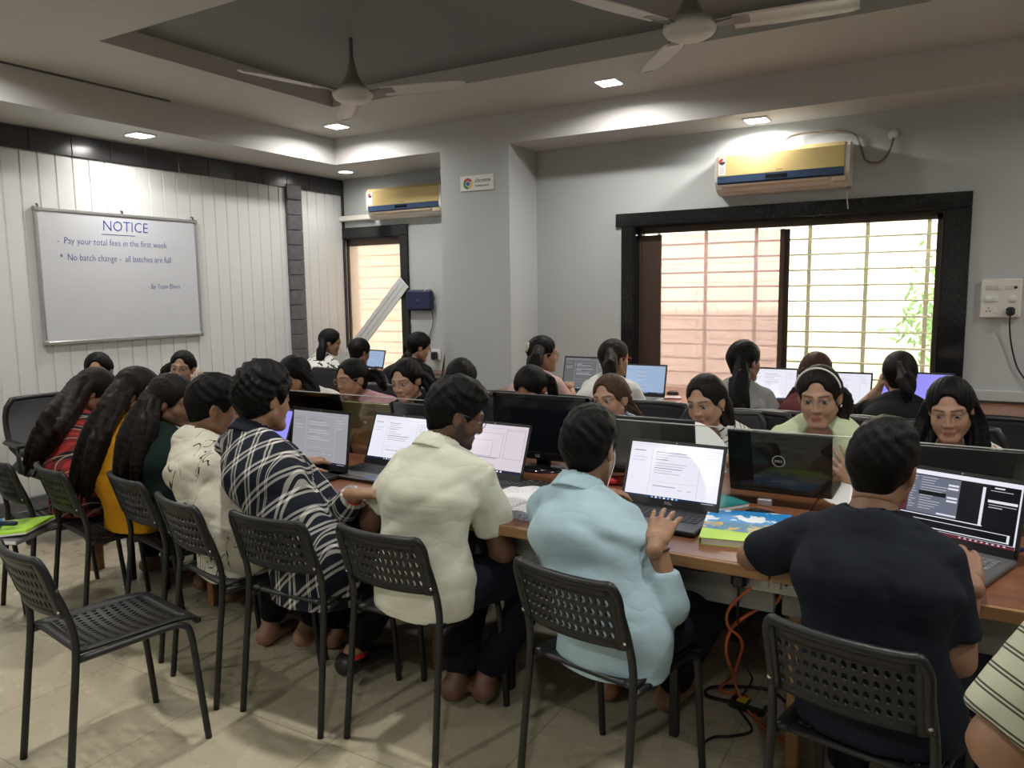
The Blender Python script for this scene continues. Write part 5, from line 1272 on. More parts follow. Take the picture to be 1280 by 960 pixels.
    if ears:
        for q in (1, -1):
            F.add(ell(hp(q*.077, -.010, -.006), (.010*s, .021*s, .033*s), HM@np.array(Matrix.Rotation(q*.35, 3, 'Z'))), .006); F.sub(ell(hp(q*.088, -.004, -.004), (.006*s, .011*s, .018*s), HM), .004)
    F.add(cone(C7+(NTp-C7)*.55, NTp+Hz*.02, .0535 if not female else .0455, .050 if not female else .043), .03)
    F.cut(C7+(NTp-C7)*.62, -(NTp-C7), .002)
    parts.append(F.mesh()); hv = parts[-1][0]
    for sd, key in ((1, 'R'), (-1, 'L')):
        c_ = curl if not isinstance(curl, dict) else curl.get(key, .5)
        parts.append(make_hand(W[sd], HD[sd][0], HD[sd][1], sd, .93 if female else 1.03, c_, h=.0034 if not far else .0045))
    cols = []
    base = np.array(skin)
    for i, (v, q) in enumerate(parts):
        c = np.repeat(base[None, :], len(v), 0)
        if i == 1:
            L = (v-Hc)@HM/s; x, y, z = np.abs(L[:, 0]), L[:, 1], L[:, 2]
            def blend(m, col): c[:] = c*(1-m[:, None])+np.array(col)[None, :]*m[:, None]
            sm = lambda d, w: np.clip(1-d/w, 0, 1)
            if face:
                fr = (y > .045)
                zb = .030-.10*np.maximum(x-.036, 0)-.09*np.maximum(.022-x, 0); m = fr*sm(np.abs(z-zb), .0048 if female else .0062)**.7*sm(np.maximum(np.maximum(.013-x, x-.050), 0), .006); blend(np.clip(m*1.15, 0, .92), (.010,.007,.006))
                m = fr*sm(np.abs(np.sqrt(((x)/.024)**2+((z+.066)/.0125)**2)-.0), 1.15)**.35*(np.sqrt((x/.025)**2+((z+.066)/.0135)**2) < 1.05); blend(np.clip(m, 0, .75), base*np.array((.95,.62,.62)))
                blend(np.clip(fr*sm(np.abs(z+.066), .0028)*(x < .022), 0, .7), base*.35)
                e = np.sqrt(((x-.032)/.0175)**2+((z-.006)/.0105)**2)
                low = 1.0 if fpitch < 25 else .0
                if fpitch < 28:
                    m = fr*(e < .95)*(z < .0105); blend(m*.9, (.50,.47,.44)); ir = np.sqrt((L[:, 0]-np.sign(L[:, 0])*.032-.0*0)**2+(z-.0045)**2); blend(fr*(ir < .0074)*(z < .0105)*.97, (.010,.006,.004))
                lash = np.abs(z-(.0140-32*(x-.032)**2)) if fpitch < 28 else np.abs(z-(.001-20*(x-.032)**2)*1.0)
                blend(np.clip(fr*sm(lash, .0036)**.6*sm(np.maximum(np.abs(x-.032)-.0145, 0), .004), 0, .95), (.008,.006,.006))
            if beard:
                sg = lambda q: 1/(1+np.exp(-np.clip(q, -30, 30)))
                m = sg((-.034+.25*(.03-y)*(y < .03)*0-z+.012*np.sin(90*y))/.004)*sg((y+.008)/.006); m = m*(1-sg((.024-x)/.003)*sg((.010-np.abs(z+.066))/.003)*(y > .06)); ch_ = sg((x-.036+.2*(z+.07)*0)/.005)+sg((-.082-z)/.004)+sg((.007-np.abs(z+.050))/.002)*(x < .032)*(y > .06); m = m*np.clip(ch_, 0, 1)
                blend(m*.86, (.012,.009,.008))
            # ears slightly redder
        cols.append(c)
    body = np_mesh('body', parts, skin_m, root, loc, np.concatenate(cols))
    # ------- garments
    if shirt is not None:
        g = thick; Fs = Field(np.minimum(lo, P-.35), hi, .0075 if not far else .010)
        dsp = folds(int(abs(Hc[0])*1000)+3, fold, 34 if not far else 26, axis=nrm(np.cross(Rt, up_s)))
        for a, b, ra, rb, fl in tors: Fs.add(cone(a, b, ra, rb, Rt, fl), .04, g, dsp)
        low = P+V3(0, 0, hem_z-P[2])
        Fs.add(cone(P+V3(0, 0, .0), low-Ft*.01, .120*bf, .122*bf, Rt, .70), .04, g, dsp)
        for sd in (1, -1):
            Fs.add(cone(C7+(NTp-C7)*.10, SJ[sd]+U*.005, .042, .047*bf), .04, g*.8, dsp); Fs.add(cone(chest+Rt*sd*.05, SJ[sd]-U*.03-Rt*sd*.02, 0.070*bf, .045*bf), .05, g, dsp)
            if female: Fs.add(ell(chest+Ft*.085+Rt*sd*.065+V3(0, 0, -.01), (.06, .055, .06)), .03, g, dsp)
        t_end = {'short': .64, 'elbow': .86, 'mid': .74, '3q': 1.45, 'long': 1.80, 'cap': .30}[sleeve]; st_ = sleeve_t if sleeve_t is not None else (.016 if sleeve in ('short', 'mid', 'elbow', 'cap') else .010)
        if sleeve in ('short', 'mid', 'elbow', 'cap'):
            for sd in (1, -1):
                e_ = SJ[sd]+(EL[sd]-SJ[sd])*t_end; Fs.add(cone(SJ[sd], e_, .050*bf, .046*bf+.006, flat=True), .014, st_, dsp)
        else:
            for sd in (1, -1):
                Fs.add(cone(SJ[sd], EL[sd], .048*bf, .042*bf), .012, st_+.002, dsp); e_ = EL[sd]+(W[sd]-EL[sd])*(t_end-1); Fs.add(cone(EL[sd], e_, .043*bf, .034*bf, flat=True), .010, st_, dsp)
        Fs.cut(V3(0, 0, hem_z), V3(0, 0, -1), .004)
        nk = .058 if not female else .052
        if collar:
            Fc = Field(C7-.14, NTp+.14, .005); na = nrm(NTp-C7); ca = C7+na*.020; cb = C7+na*.066
            Fc.add(cone(ca-na*.012, cb, nk+.034, nk+.010, flat=True), .0); Fc.sub(cone(ca-na*.06, cb+na*.05, nk+.016, nk+.003), .003)
            np_mesh('collar', [Fc.mesh()], shirt, root, loc, uvs=None)
        Fs.add(cone(C7-(NTp-C7)*.2, C7+(NTp-C7)*.18, nk+.012, nk+.010, flat=True), .02)
        Fs.sub(cone(C7+(NTp-C7)*(.05), NTp+(NTp-C7)*.6, nk+.001, nk+.004), .004)
        if female or neckline: Fs.sub(ell(C7+Ft*.085+V3(0, 0, -.03), (.062, .07, .055 if neckline is None else neckline)), .006)
        sv, sq = Fs.mesh()
        # cloth coordinates
        ax = nrm(C7-P); rel_ = sv-P; vv = rel_@ax; lat_ = rel_@Rt; dep = rel_@nrm(np.cross(Rt, ax)*-1 if seam_front is False else np.cross(Rt, ax))
        ctr = np.array([bez(float(np.clip(q, 0, 1))) for q in np.linspace(0, 1, 20)]); ti = np.clip((vv/np.linalg.norm(C7-P)*19).astype(int), 0, 19)
        fdir = nrm(np.cross(ax, Rt)); dep = ((sv-ctr[ti])@fdir)*(-1 if seam_front else 1)
        uu = np.arctan2(lat_*.62, -dep*-1)*.155 if False else np.arctan2(lat_*.64, dep)*.17
        wrap = np.maximum(dep, 0); uu = lat_+np.sign(lat_)*wrap*np.clip((np.abs(lat_)-.10)/.05, 0, 1)*.8
        uv = np.stack([uu, vv], 1); best = np.full(len(sv), 1e9)
        for a, b, ra, rb, fl in tors: best = np.minimum(best, cone(a, b, ra, rb, Rt, fl)[0](sv[:, 0], sv[:, 1], sv[:, 2]))
        off = 0
        for sd in (1, -1):
            for (a, b, r0, base_v) in ((SJ[sd], EL[sd], .05, 0), (EL[sd], W[sd], .04, np.linalg.norm(EL[sd]-SJ[sd]))):
                d = cone(a, b, r0, r0*.9)[0](sv[:, 0], sv[:, 1], sv[:, 2])+.012; m = d < best; best = np.minimum(best, d)
                n_ = nrm(b-a); e1 = nrm(np.cross(n_, Ft+.01)); e2 = np.cross(n_, e1); r_ = sv-a
                uv[m, 0] = (np.arctan2(r_@e2, r_@e1)*.05)[m]; uv[m, 1] = (r_@n_+base_v)[m]
        np_mesh('shirt', [(sv, sq)], shirt, root, loc, uvs=uv)
    trm = trouser or black_trouser
    Ft_ = Field(np.minimum(lo, P-.3), hi, .010); dsp = folds(11, .004, 24)
    Ft_.add(cone(P+Rt*.05, P-Rt*.05, .105*bf, .105*bf), .04, .010)
    for sd in (1, -1):
        Ft_.add(cone(HJ[sd], KN[sd], .083*bf, .060*bf), .03, .012, dsp); Ft_.add(cone(KN[sd], AN[sd]+(KN[sd]-AN[sd])*.12, .060, .048, flat=False), .02, .010, dsp)
        Ft_.cut(V3(0, 0, .075), V3(0, 0, -1), .003) if sd == -1 else None
    Ft_.cut(V3(0, 0, P[2]+.06), V3(0, 0, 1), .004)
    np_mesh('trousers', [Ft_.mesh()], trm, root, loc)
    # ------- hair
    hm = hair_m or hair_black
    allh = [Hc-.16, Hc+.16]
    lk = []
    for chain in locks:
        ch = []
        for q in chain:
            if q[0] == 'h': ch.append((hp(*q[1:4]), q[4]))
            elif q[0] == 'w': ch.append((Hc+Rt*q[1]+Ft*q[2]+U*q[3], q[4]))
            elif q[0] == 'p': ch.append((py(q[1], q[2], q[3]), q[4]))
        lk.append(ch); allh += [p for p, r in ch]
    allh = np.array(allh); Fh = Field(allh.min(0)-.085, allh.max(0)+.085, .0050 if not far else .0065)
    tt = hair_t
    rr = np.random.default_rng(int(abs(Hc[0]*977))+1)
    if hair == 'short':
        kx = rr.uniform(90, 130, 3); ph = rr.uniform(0, 6, 3)
        def tuft(X, Y, Z): return (-(tt*.16)*(np.sin(kx[0]*X+ph[0]+3*np.sin(40*Z))*np.sin(kx[1]*Y+ph[1]+2*np.sin(35*X))+.7*np.sin(kx[2]*1.6*(X+Z)+ph[2]))).astype(np.float32)
        Fh.add(ell(hp(0, -.013, .038), ((.0745+tt*.75)*s, (.0945+tt*.9)*s, (.083+tt*1.35)*s), HM), .02, 0, tuft)
        Fh.add(ell(hp(0, .02, .085), (.060*s, .07*s, (.036+tt)*s), HM), .02, 0, tuft)
        Fh.add(cone(hp(0, -.060, .0), hp(0, -.052, -.068), (.046+tt*.4)*s, .034*s, Hx, .72), .03)
        Fh.sub(ell(hp(0, .128, -.036), (.30*s, .090*s, .104*s), HM), .008)
        for q in (1, -1): Fh.sub(ell(hp(q*.094, .012, -.022), (.034*s, .034*s, .042*s), HM), .008)
        n_ = Hz*(-1)+Hy*.55; Fh.cut(hp(0, -.03, -.058), n_, .01)
    else:
        kx = rr.uniform(120, 170)
        def comb(X, Y, Z):
            lx = ((X-Hc[0])*Hx[0]+(Y-Hc[1])*Hx[1]+(Z-Hc[2])*Hx[2]); ly = ((X-Hc[0])*Hy[0]+(Y-Hc[1])*Hy[1]+(Z-Hc[2])*Hy[2])
            return (-.0012*np.sin(kx*2.2*(np.abs(lx)-.25*ly))-.0009*np.sin(kx*4.1*np.abs(lx)+30*ly)).astype(np.float32)
        Fh.add(ell(hp(0, -.014, .038), ((.0745+tt)*s, (.0945+tt)*s, (.083+tt)*s), HM), .02, 0, comb)
        Fh.add(cone(hp(0, -.050, .01), hp(0, -.048, -.055), (.055+tt*.5)*s, .040*s, Hx, .72), .03)
        Fh.sub(ell(hp(0, .126, -.046), (.28*s, .092*s, .124*s), HM), .008); Fh.sub(ell(hp(0, .100, .062), (.040*s, .045*s, .036*s), HM), .010)
        if hair == 'parted': Fh.sub(cone(hp(0, .075, .118+tt*.6), hp(0, -.03, .130+tt), .0035*s, .0035*s), .004)
        for q in (1, -1):
            if ears: Fh.sub(ell(hp(q*.092, .008, -.022), (.026*s, .026*s, .034*s), HM), .006)
        n_ = -Hz+Hy*.60; Fh.cut(hp(0, -.02, -.062), n_, .01)
        if hair == 'bun': Fh.add(ell(hp(0, -.115, .03), (.045, .04, .045)), .01, 0, comb)
    for i, ch in enumerate(lk): hair_locks(Fh, ch, .0022, .010, 7, i*1.3)
    ho = np_mesh('hair', [Fh.mesh()], hm, root, loc)
    # ------- extras
    for ex in (extras or []):
        if ex == 'glasses' or ex[0] == 'glasses':
            mb = MB()
            for q in (1, -1):
                pts = [hp(q*.033+.022*math.cos(a), .102-.010*abs(math.cos(a)) if False else .104-.25*abs(q*.033+.022*math.cos(a)-0)*.25, .004+.017*math.sin(a)) for a in np.linspace(0, 2*PI, 17)[:-1]]
                mb.tube([p-loc for p in pts], .0014, 6, closed=True)
                mb.tube([hp(q*.055, .094, .008)-loc, hp(q*.078, .05, .010)-loc, hp(q*.082, -.005, .012)-loc, hp(q*.078, -.022, -.002)-loc], .0016, 6)
            mb.tube([hp(-.011, .105, .008)-loc, hp(0, .108, .011)-loc, hp(.011, .105, .008)-loc], .0014, 6)
            mb.build('glasses', ex[1] if isinstance(ex, tuple) else chrome, root)
        elif ex[0] == 'ring':       # hair tie: centre (head coords), radius, material
            c = hp(*ex[1]); mb = MB(); n_ = nrm(c-Hc); n_ = nrm(Hy*-1+Hz*.3); e1 = nrm(np.cross(n_, Hx)); e2 = np.cross(n_, e1)
            pts = [c+(e1*math.cos(a)+e2*math.sin(a))*ex[2]*(1+.12*math.sin(7*a))-loc for a in np.linspace(0, 2*PI, 29)[:-1]]
            mb.tube(pts, ex[4] if len(ex) > 4 else .009, 8, closed=True); mb.build('scrunchie', ex[3], root)
        elif ex[0] == 'band':
            mb = MB(); mb.tube([hp((.0775+tt)*math.cos(a), ex[1], .038+(.086+tt)*math.sin(a))-loc for a in np.linspace(.05*PI, .95*PI, 22)], .0038, 8); mb.build('hair_band', ex[2], root)
        elif ex[0] == 'earring':
            mb = MB(); c = hp(ex[1]*.082, -.004, -.040)-loc; mb.lathe([(.001, -.006), (.005, -.003), (.006, 0), (.005, .003), (.001, .006)], 10, 0, Matrix.Translation(c)); mb.build('earring', ex[2], root)
        elif ex[0] == 'bracelet':
            sd = 1 if ex[1] == 'R' else -1; d = nrm(W[sd]-EL[sd]); c = W[sd]-d*.025-loc; e1 = nrm(np.cross(d, U+.01)); e2 = np.cross(d, e1)
            MB().tube([c+(e1*math.cos(a)+e2*math.sin(a))*.030 for a in np.linspace(0, 2*PI, 21)[:-1]], .0035, 6, closed=True).build('bracelet', ex[2], root)
        elif ex[0] == 'earphone':
            mb = MB(); q = ex[1]; mb.tube(smooth_path([hp(q*.082, .006, -.01)-loc, hp(q*.085, .012, -.04)-loc, C7+Rt*q*.07+Ft*.06-loc, chest+Ft*.13+Rt*q*.04-loc]), .0016, 6); mb.build('earphone_wire', white_plastic, root)
        elif ex[0] == 'shoes':
            for sd in (1, -1):
                if len(ex) > 2 and ex[2] != sd: continue
                Fq = Field(AN[sd]-.2, AN[sd]+.24, .006); heel = AN[sd]-TO[sd]*.03+V3(0, 0, -.045); toe = AN[sd]+TO[sd]*.15+V3(0, 0, -.055)
                Fq.add(cone(AN[sd]+V3(0, 0, -.02), heel, .040, .040), .02); Fq.add(cone(heel, toe, .040, .032, np.cross(TO[sd], U), .78), .03); Fq.cut(V3(0, 0, AN[sd][2]+.005), V3(0, 0, 1), .004); Fq.cut(V3(0, 0, .002), V3(0, 0, -1), .003)
                sv, sq = Fq.mesh(); shoe = np_mesh('shoe', [(sv, sq)], ex[1], root, loc)
                MB().tube([AN[sd]+V3(0, 0, -.012)+(TO[sd]*math.cos(a)+np.cross(TO[sd], U)*math.sin(a))*.043-loc for a in np.linspace(0, 2*PI, 19)[:-1]], .011, 8, closed=True).build('shoe_collar', red_m, shoe)
    return dict(root=root, Hc=Hc, C7=C7, P=P, SJ=SJ, EL=EL, W=W, AN=AN, KN=KN)
# ------------------------------------------------------------------ people, front row (backs to the camera)
PEOPLE = {}
def frontp(k, *a, **kw): PEOPLE[k] = person(*a, **kw)
def desk(u, v, z=.80): return pz(u, v, z)
S1 = (.25,.135,.082); S2 = (.31,.17,.10); S3 = (.36,.21,.135); S4 = (.15,.075,.045)
G1 = 'students on the near side of the tables'; G2 = 'students on the far side of the tables'; G3 = 'students at the back wall worktops'
ONLY = None
def want(k): return ONLY is None or k in ONLY
if want('p8'):
    hd = pz(1205, 712, .80)
    frontp('p8', 'young man in navy t-shirt typing on the laptop with a dark screen', (1104, 584, 2.10), -14, 14, 3, pel=(-.13, 1.97), tyaw=-6, shirt=navy_cotton, sleeve='mid', hair='short', hair_t=.014, hands={'R': pz(1213, 724, .81), 'L': pz(1010, 660, .80)}, elbows={'L': pz(962, 690, .80), 'R': py(1192, 808, 2.02)}, hand_dirs={'R': (V3(-.25, 1, .38), V3(.1, -.4, 1))},
       curl={'R': .40, 'L': .8}, skin=S1, hs=.91, hump=.03, build=.94, group=G1, fold=.005, fine_skin=True, hem_z=.46, sw=.140, trouser=jean_m, collar=False, elbow_out=.30)
if want('p7'):
    frontp('p7', 'young man in light blue shirt with white earphones at the white screened laptop', (738, 559, 2.20), -4, 8, 0, pel=(-.845, 2.02), tyaw=-8, shirt=lightblue_denim, sleeve='3q', hair='short', hair_t=.017, hands={'R': pz(822, 682, .79), 'L': (-1.12, 2.42, .80)}, elbows={'R': py(838, 758, 2.06)}, hand_dirs={'R': (V3(-.12, 1, .42), V3(.1, -.4, 1))},
       curl={'R': .28, 'L': .5}, skin=S2, hs=.95, hump=.03, build=.92, sw=.146, group=G1, collar=True, fold=.005, fine_skin=True, hem_z=.43, extras=[('earphone', 1), ('bracelet', 'R', black_plastic)], sleeve_t=.014, trouser=jean_m, elbow_out=.25,
       feet={'R': (V3(*pz(832, 868, .06)), (.2, 1, 0)), 'L': (V3(*pz(760, 850, .06)), (0, 1, 0))})
if want('p6'):
    frontp('p6', 'young man with glasses and beard in an ivory polo shirt', (570, 518, 2.20), -42, 22, 0, pel=(-1.56, 2.05), tyaw=-8, shirt=ivory_cotton, sleeve='short', hair='short', hair_t=.017, hands={'R': pz(608, 622, .80), 'L': (-1.78, 2.35, .80)}, elbows={'R': py(628, 688, 2.22)},
       skin=S4, hs=.95, hump=.03, build=1.03, group=G1, collar=True, beard=True, extras=[('glasses', black_metal)], fold=.005, fine_skin=True, hem_z=.45, sleeve_t=.018, sw=.156, trouser=jean_m,
       feet={'R': (V3(*pz(598, 862, .065)), (-.2, 1, 0)), 'L': (V3(*pz(566, 866, .065)), (.15, 1, 0))}, knees={'R': (-1.28, 2.42, .53), 'L': (-1.58, 2.46, .52)})
if want('p5'):
    frontp('p5', 'young man in navy and white plaid shirt with thick black hair', (330, 500, 2.14), -10, 10, -4, pel=(-2.05, 2.02), tyaw=-4, shirt=navy_plaid, sleeve='long', sleeve_t=.016, hair='short', hair_t=.030, hands={'R': pz(446, 618, .80), 'L': (-2.45, 2.35, .80)}, elbows={'R': py(446, 676, 2.16)},
       skin=S2, hump=.03, build=1.02, group=G1, collar=True, fold=.005, hem_z=.40, extras=[('bracelet', 'R', red_m), ('shoes', black_plastic, 1)], trouser=black_trouser, elbow_out=.5,
       feet={'R': (V3(*pz(428, 838, .07)), (.3, 1, 0)), 'L': (V3(*pz(372, 800, .06)), (0, 1, 0))})
if want('p4'):
    frontp('p4', 'young man in cream shirt with scribbled line drawings', (267, 508, 2.20), -28, 16, 4, pel=(-2.47, 2.02), tyaw=-8, shirt=scribble_m, sleeve='short', hair='short', hair_t=.018, hands={'R': pz(305, 560, .83), 'L': (-2.85, 2.35, .80)},
       skin=S2, hump=.03, build=.98, group=G1, fold=.008, hem_z=.42, sleeve_t=.022, feet={'L': (V3(*pz(335, 788, .06)), (-.1, 1, 0))})
if want('p3'):
    frontp('p3', 'young woman in dark green top with a white scrunchie and long hair', (216, 502, 2.22), -62, 14, 0, pel=(-2.93, 2.20), tyaw=-10, shirt=green_cotton, sleeve='3q', hair='tied', hair_t=.012, female=True, skin=S1, hump=.05, build=1.0, group=G1, hands={'R': (-2.75, 2.5, .80), 'L': (-3.1, 2.5, .80)},
       locks=[[('p', 196, 488, 2.17, .030), ('p', 180, 512, 2.10, .052), ('p', 164, 550, 2.03, .060), ('p', 154, 590, 2.0, .050), ('p', 152, 630, 1.98, .024)], [('p', 196, 490, 2.17, .028), ('p', 186, 530, 2.06, .040), ('p', 172, 580, 2.0, .036), ('p', 168, 615, 1.98, .02)]],
       extras=[('ring', (-.02, -.112, .035), .042, white_cotton, .011)], hem_z=.44, hair_m=hair_dark)
if want('p2'):
    frontp('p2', 'young woman in mustard top with long loose dark hair', (173, 492, 2.28), -50, 18, 0, pel=(-3.30, 2.15), tyaw=-10, shirt=mustard_cotton, sleeve='3q', hair='tied', hair_t=.014, female=True, skin=S1, hump=.06, group=G1, hands={'R': (-3.2, 2.5, .80), 'L': (-3.55, 2.5, .80)}, ears=True,
       locks=[[('p', 158, 485, 2.22, .055), ('p', 134, 512, 2.10, .055), ('p', 112, 555, 2.02, .052), ('p', 97, 600, 1.98, .044), ('p', 92, 640, 1.96, .022)], [('p', 150, 496, 2.16, .042), ('p', 124, 552, 2.01, .044), ('p', 110, 600, 1.97, .034), ('p', 106, 632, 1.96, .02)]], hem_z=.46, hair_m=hair_dark, fold=.005)
if want('p1'):
    frontp('p1', 'young woman in red and black plaid shirt bending low over the table', (120, 490, 2.42), -40, 30, 0, pel=(-3.80, 2.17), tyaw=-12, shirt=red_plaid, sleeve='3q', hair='tied', hair_t=.014, female=True, skin=S1, hump=.08, group=G1, hands={'R': (-3.6, 2.6, .80), 'L': (-4.0, 2.6, .80)},
       locks=[[('p', 108, 478, 2.36, .055), ('p', 88, 500, 2.25, .068), ('p', 66, 530, 2.08, .070), ('p', 45, 565, 2.0, .055), ('p', 33, 600, 1.98, .028)]], hem_z=.46, hair_m=hair_dark, face=False)
if want('p9'):
    frontp('p9', 'person in sage green double striped shirt cut off at the right edge', (np.array((.415, 1.50, 1.275)),), -4, 12, 0, pel=(.37, 1.32), tyaw=-2, shirt=sage_m, sleeve='elbow', hair='short', hands={'L': (.14, 1.50, .60), 'R': (.68, 1.7, .8)}, skin=S2, build=1.08, group=G1, fold=.004, sleeve_t=.020, hem_z=.44, elbow_out=.5, sw=.18, sh_drop=.02, seam_front=True)
    c = copy_tree(CHAIR0); c['label'] = 'black perforated chair under the sage striped shirt, outside the photo edge'; c.location = (.37, 1.28, 0); c.rotation_euler = (0, 0, 0)

# ------------------------------------------------------------------ far side, facing the camera
def facing(k, *a, **kw): kw.setdefault('group', G2); kw.setdefault('female', True); PEOPLE[k] = person(*a, **kw)
def chair_for(p, label, back=.06, m=None):
    q = PEOPLE[p]['P']; place_office(q[0], q[1]+back, 180, label, m)
def loc_tail(x=0., side=1): return [[('h', 0, -.10, .02, .030), ('h', side*.05, -.12, -.06, .040), ('w', -side*.06, -.14, -.22, .030), ('w', -side*.06, -.13, -.34, .012)]]
if want('f10'):
    facing('f10', 'smiling young woman with long loose hair in white floral top at the right', (1188, 512, 3.47), 176, 15, 4, pel=(-.02, 3.72), tyaw=180, shirt=floral_red, sleeve='3q', hair='parted', hair_t=.013, hair_m=hair_black, skin=S3, ears=True,
       locks=[[('h', .070, -.02, .02, .030), ('h', .082, -.025, -.06, .040), ('w', .115, .0, -.20, .048), ('w', .12, .02, -.33, .03)], [('h', -.070, -.02, .02, .028), ('h', -.080, -.025, -.06, .036), ('w', -.105, .0, -.20, .044), ('w', -.11, .02, -.33, .03)], [('h', 0, -.08, .0, .05), ('w', 0, -.10, -.2, .06), ('w', 0, -.12, -.34, .04)]], extras=[('earring', -1, chrome)])
    chair_for('f10', 'black office chair of the smiling student in the floral white top')
if want('f9'):
    facing('f9', 'young woman with white hair band in pale green t-shirt, hand raised', (1024, 496, 3.46), 181, 12, 2, pel=(-.50, 3.74), tyaw=178, shirt=palegreen_cotton, sleeve='elbow', hair='parted', hair_t=.012, hair_m=hair_dark, skin=S3, build=1.16, hs=1.04, ears=True, neckline=.05,
       hands={'L': py(1070, 604, 3.26), 'R': (-.72, 3.30, .80)}, hand_dirs={'L': (nrm(V3(-.55, -.15, .75)), nrm(V3(.2, -.9, .2)))}, curl={'L': .45, 'R': .4}, locks=[[('h', 0, -.10, .02, .035), ('h', -.08, -.10, -.04, .036), ('p', 1052, 522, 3.55, .032), ('p', 1072, 535, 3.55, .014)]], extras=[('band', .035, white_plastic), ('earring', -1, chrome)], fold=.0035)
    chair_for('f9', 'black office chair of the student in the pale green t-shirt')
if want('f8'):
    facing('f8', 'young woman in black and white striped top looking down to the left', (882, 502, 3.52), 169, 14, 4, pel=(-.93, 3.76), tyaw=176, shirt=stripe_m, sleeve='short', hair='tied', hair_t=.012, hair_m=hair_dark, skin=S3,
       hands={'R': (-1.1, 3.35, .80), 'L': (-.80, 3.32, .80)}, locks=[[('h', -.03, -.10, -.01, .036), ('p', 905, 510, 3.60, .040), ('p', 908, 535, 3.58, .036), ('p', 903, 560, 3.55, .02)]], extras=[('earring', -1, chrome)], fold=.003)
    chair_for('f8', 'black office chair of the student in the striped top')
if want('f7'):
    facing('f7', 'young woman with brown hair in pale blue shirt looking down', (763, 499, 3.56), 172, 5, 6, pel=(-1.50, 3.86), tyaw=178, shirt=blueshirt_cotton, sleeve='3q', hair='tied', hair_t=.012, hair_m=hair_brown, skin=S3, hands={'R': (-1.7, 3.4, .80), 'L': (-1.4, 3.4, .80)},
       locks=[[('h', -.04, -.09, .02, .030), ('p', 783, 500, 3.78, .030), ('p', 796, 515, 3.78, .018), ('p', 806, 522, 3.78, .008)]], collar=True)
    chair_for('f7', 'black office chair of the student in the pale blue shirt')
if want('f6'):
    facing('f6', 'person bowed so low that only black hair shows above the idle monitor', (664, 486, 3.72), 178, 40, 0, pel=(-2.07, 3.86), tyaw=180, shirt=black_cotton, sleeve='3q', hair='tied', hair_t=.014, skin=S2, hump=.08, locks=[[('h', -.05, -.07, .02, .04), ('p', 688, 480, 3.80, .035), ('p', 694, 500, 3.80, .03)]], far=True)
    chair_for('f6', 'black office chair behind the idle monitor')
if want('f5'):
    facing('f5', 'person with black hair and white earring partly hidden behind the ivory polo', (576, 476, 3.70), 200, 30, 0, pel=(-2.47, 3.86), tyaw=182, shirt=black_cotton, sleeve='3q', hair='tied', hair_t=.014, skin=S2, extras=[('earring', -1, white_plastic)], far=True)
    chair_for('f5', 'black office chair showing right of the ivory polo, against the column')
if want('f4'):
    facing('f4', 'young woman in black top looking down beside the pink top', (508, 476, 3.56), 184, 14, 5, pel=(-2.72, 3.80), tyaw=176, shirt=black_cotton, sleeve='3q', hair='tied', hair_t=.013, hair_m=hair_black, skin=S3, hands={'R': (-2.9, 3.4, .8), 'L': (-2.65, 3.4, .8)}, locks=[[('h', -.04, -.09, .0, .04), ('p', 536, 480, 3.64, .035), ('p', 540, 500, 3.62, .02)]])
    chair_for('f4', 'black office chair of the student in the black top')
if want('f3'):
    facing('f3', 'young woman with glasses in pink t-shirt looking to the left', (440, 474, 3.56), 166, 8, 2, pel=(-3.06, 3.80), tyaw=170, shirt=pink_cotton, sleeve='elbow', hair='tied', hair_t=.010, hair_m=hair_black, skin=S2, build=1.08, hands={'R': (-3.3, 3.4, .8), 'L': (-3.0, 3.4, .8)}, extras=[('glasses', mat('gilt', (.6,.5,.35), .25, metal=.9))],
       locks=[[('h', -.01, -.10, .0, .035), ('p', 472, 470, 3.66, .035), ('p', 482, 492, 3.66, .018)]])
    chair_for('f3', 'black office chair of the student in the pink t-shirt')
if want('f2'):
    facing('f2', 'young woman in off-white top bending with hair over her face, by the navy plaid shirt', (368, 469, 3.60), 158, 22, 4, pel=(-3.52, 3.84), tyaw=172, shirt=white_cotton, sleeve='3q', hair='tied', hair_t=.014, hair_m=hair_black, skin=S2, ears=False, locks=[[('h', -.06, -.03, .03, .04), ('h', -.08, -.04, -.06, .045), ('p', 392, 490, 3.62, .04), ('p', 395, 505, 3.62, .025)]])
    chair_for('f2', 'black office chair of the student in the off-white top')
if want('f1'):
    fh_ = py(246, 470, 3.52)
    facing('f1', 'young woman resting her cheek on her hand below the whiteboard', (228, 460, 3.58), 216, 6, -6, pel=(-4.74, 3.78), tyaw=205, shirt=black_cotton, sleeve='3q', hair='tied', hair_t=.011, hair_m=hair_black, skin=S3, hands={'L': py(249, 488, 3.48), 'R': (-4.85, 3.45, .8)}, hand_dirs={'L': (V3(-.15, .0, 1), V3(.7, -.6, 0))}, curl={'L': .7, 'R': .4},
       locks=[[('h', .02, -.09, .03, .035), ('p', 207, 462, 3.66, .028), ('p', 200, 478, 3.66, .02)]], far=False)
    chair_for('f1', 'black office chair below the whiteboard')
if want('f0'):
    facing('f0', 'young woman by the left wall, only forehead and black hair showing', (123, 464, 3.05), 226, 10, 0, pel=(-4.72, 3.16), tyaw=215, shirt=black_cotton, sleeve='3q', hair='tied', hair_t=.012, skin=S3, far=True)
place_office(-4.98, 2.74, -98, 'grey mesh back office chair against the left panel wall', grey_mesh)

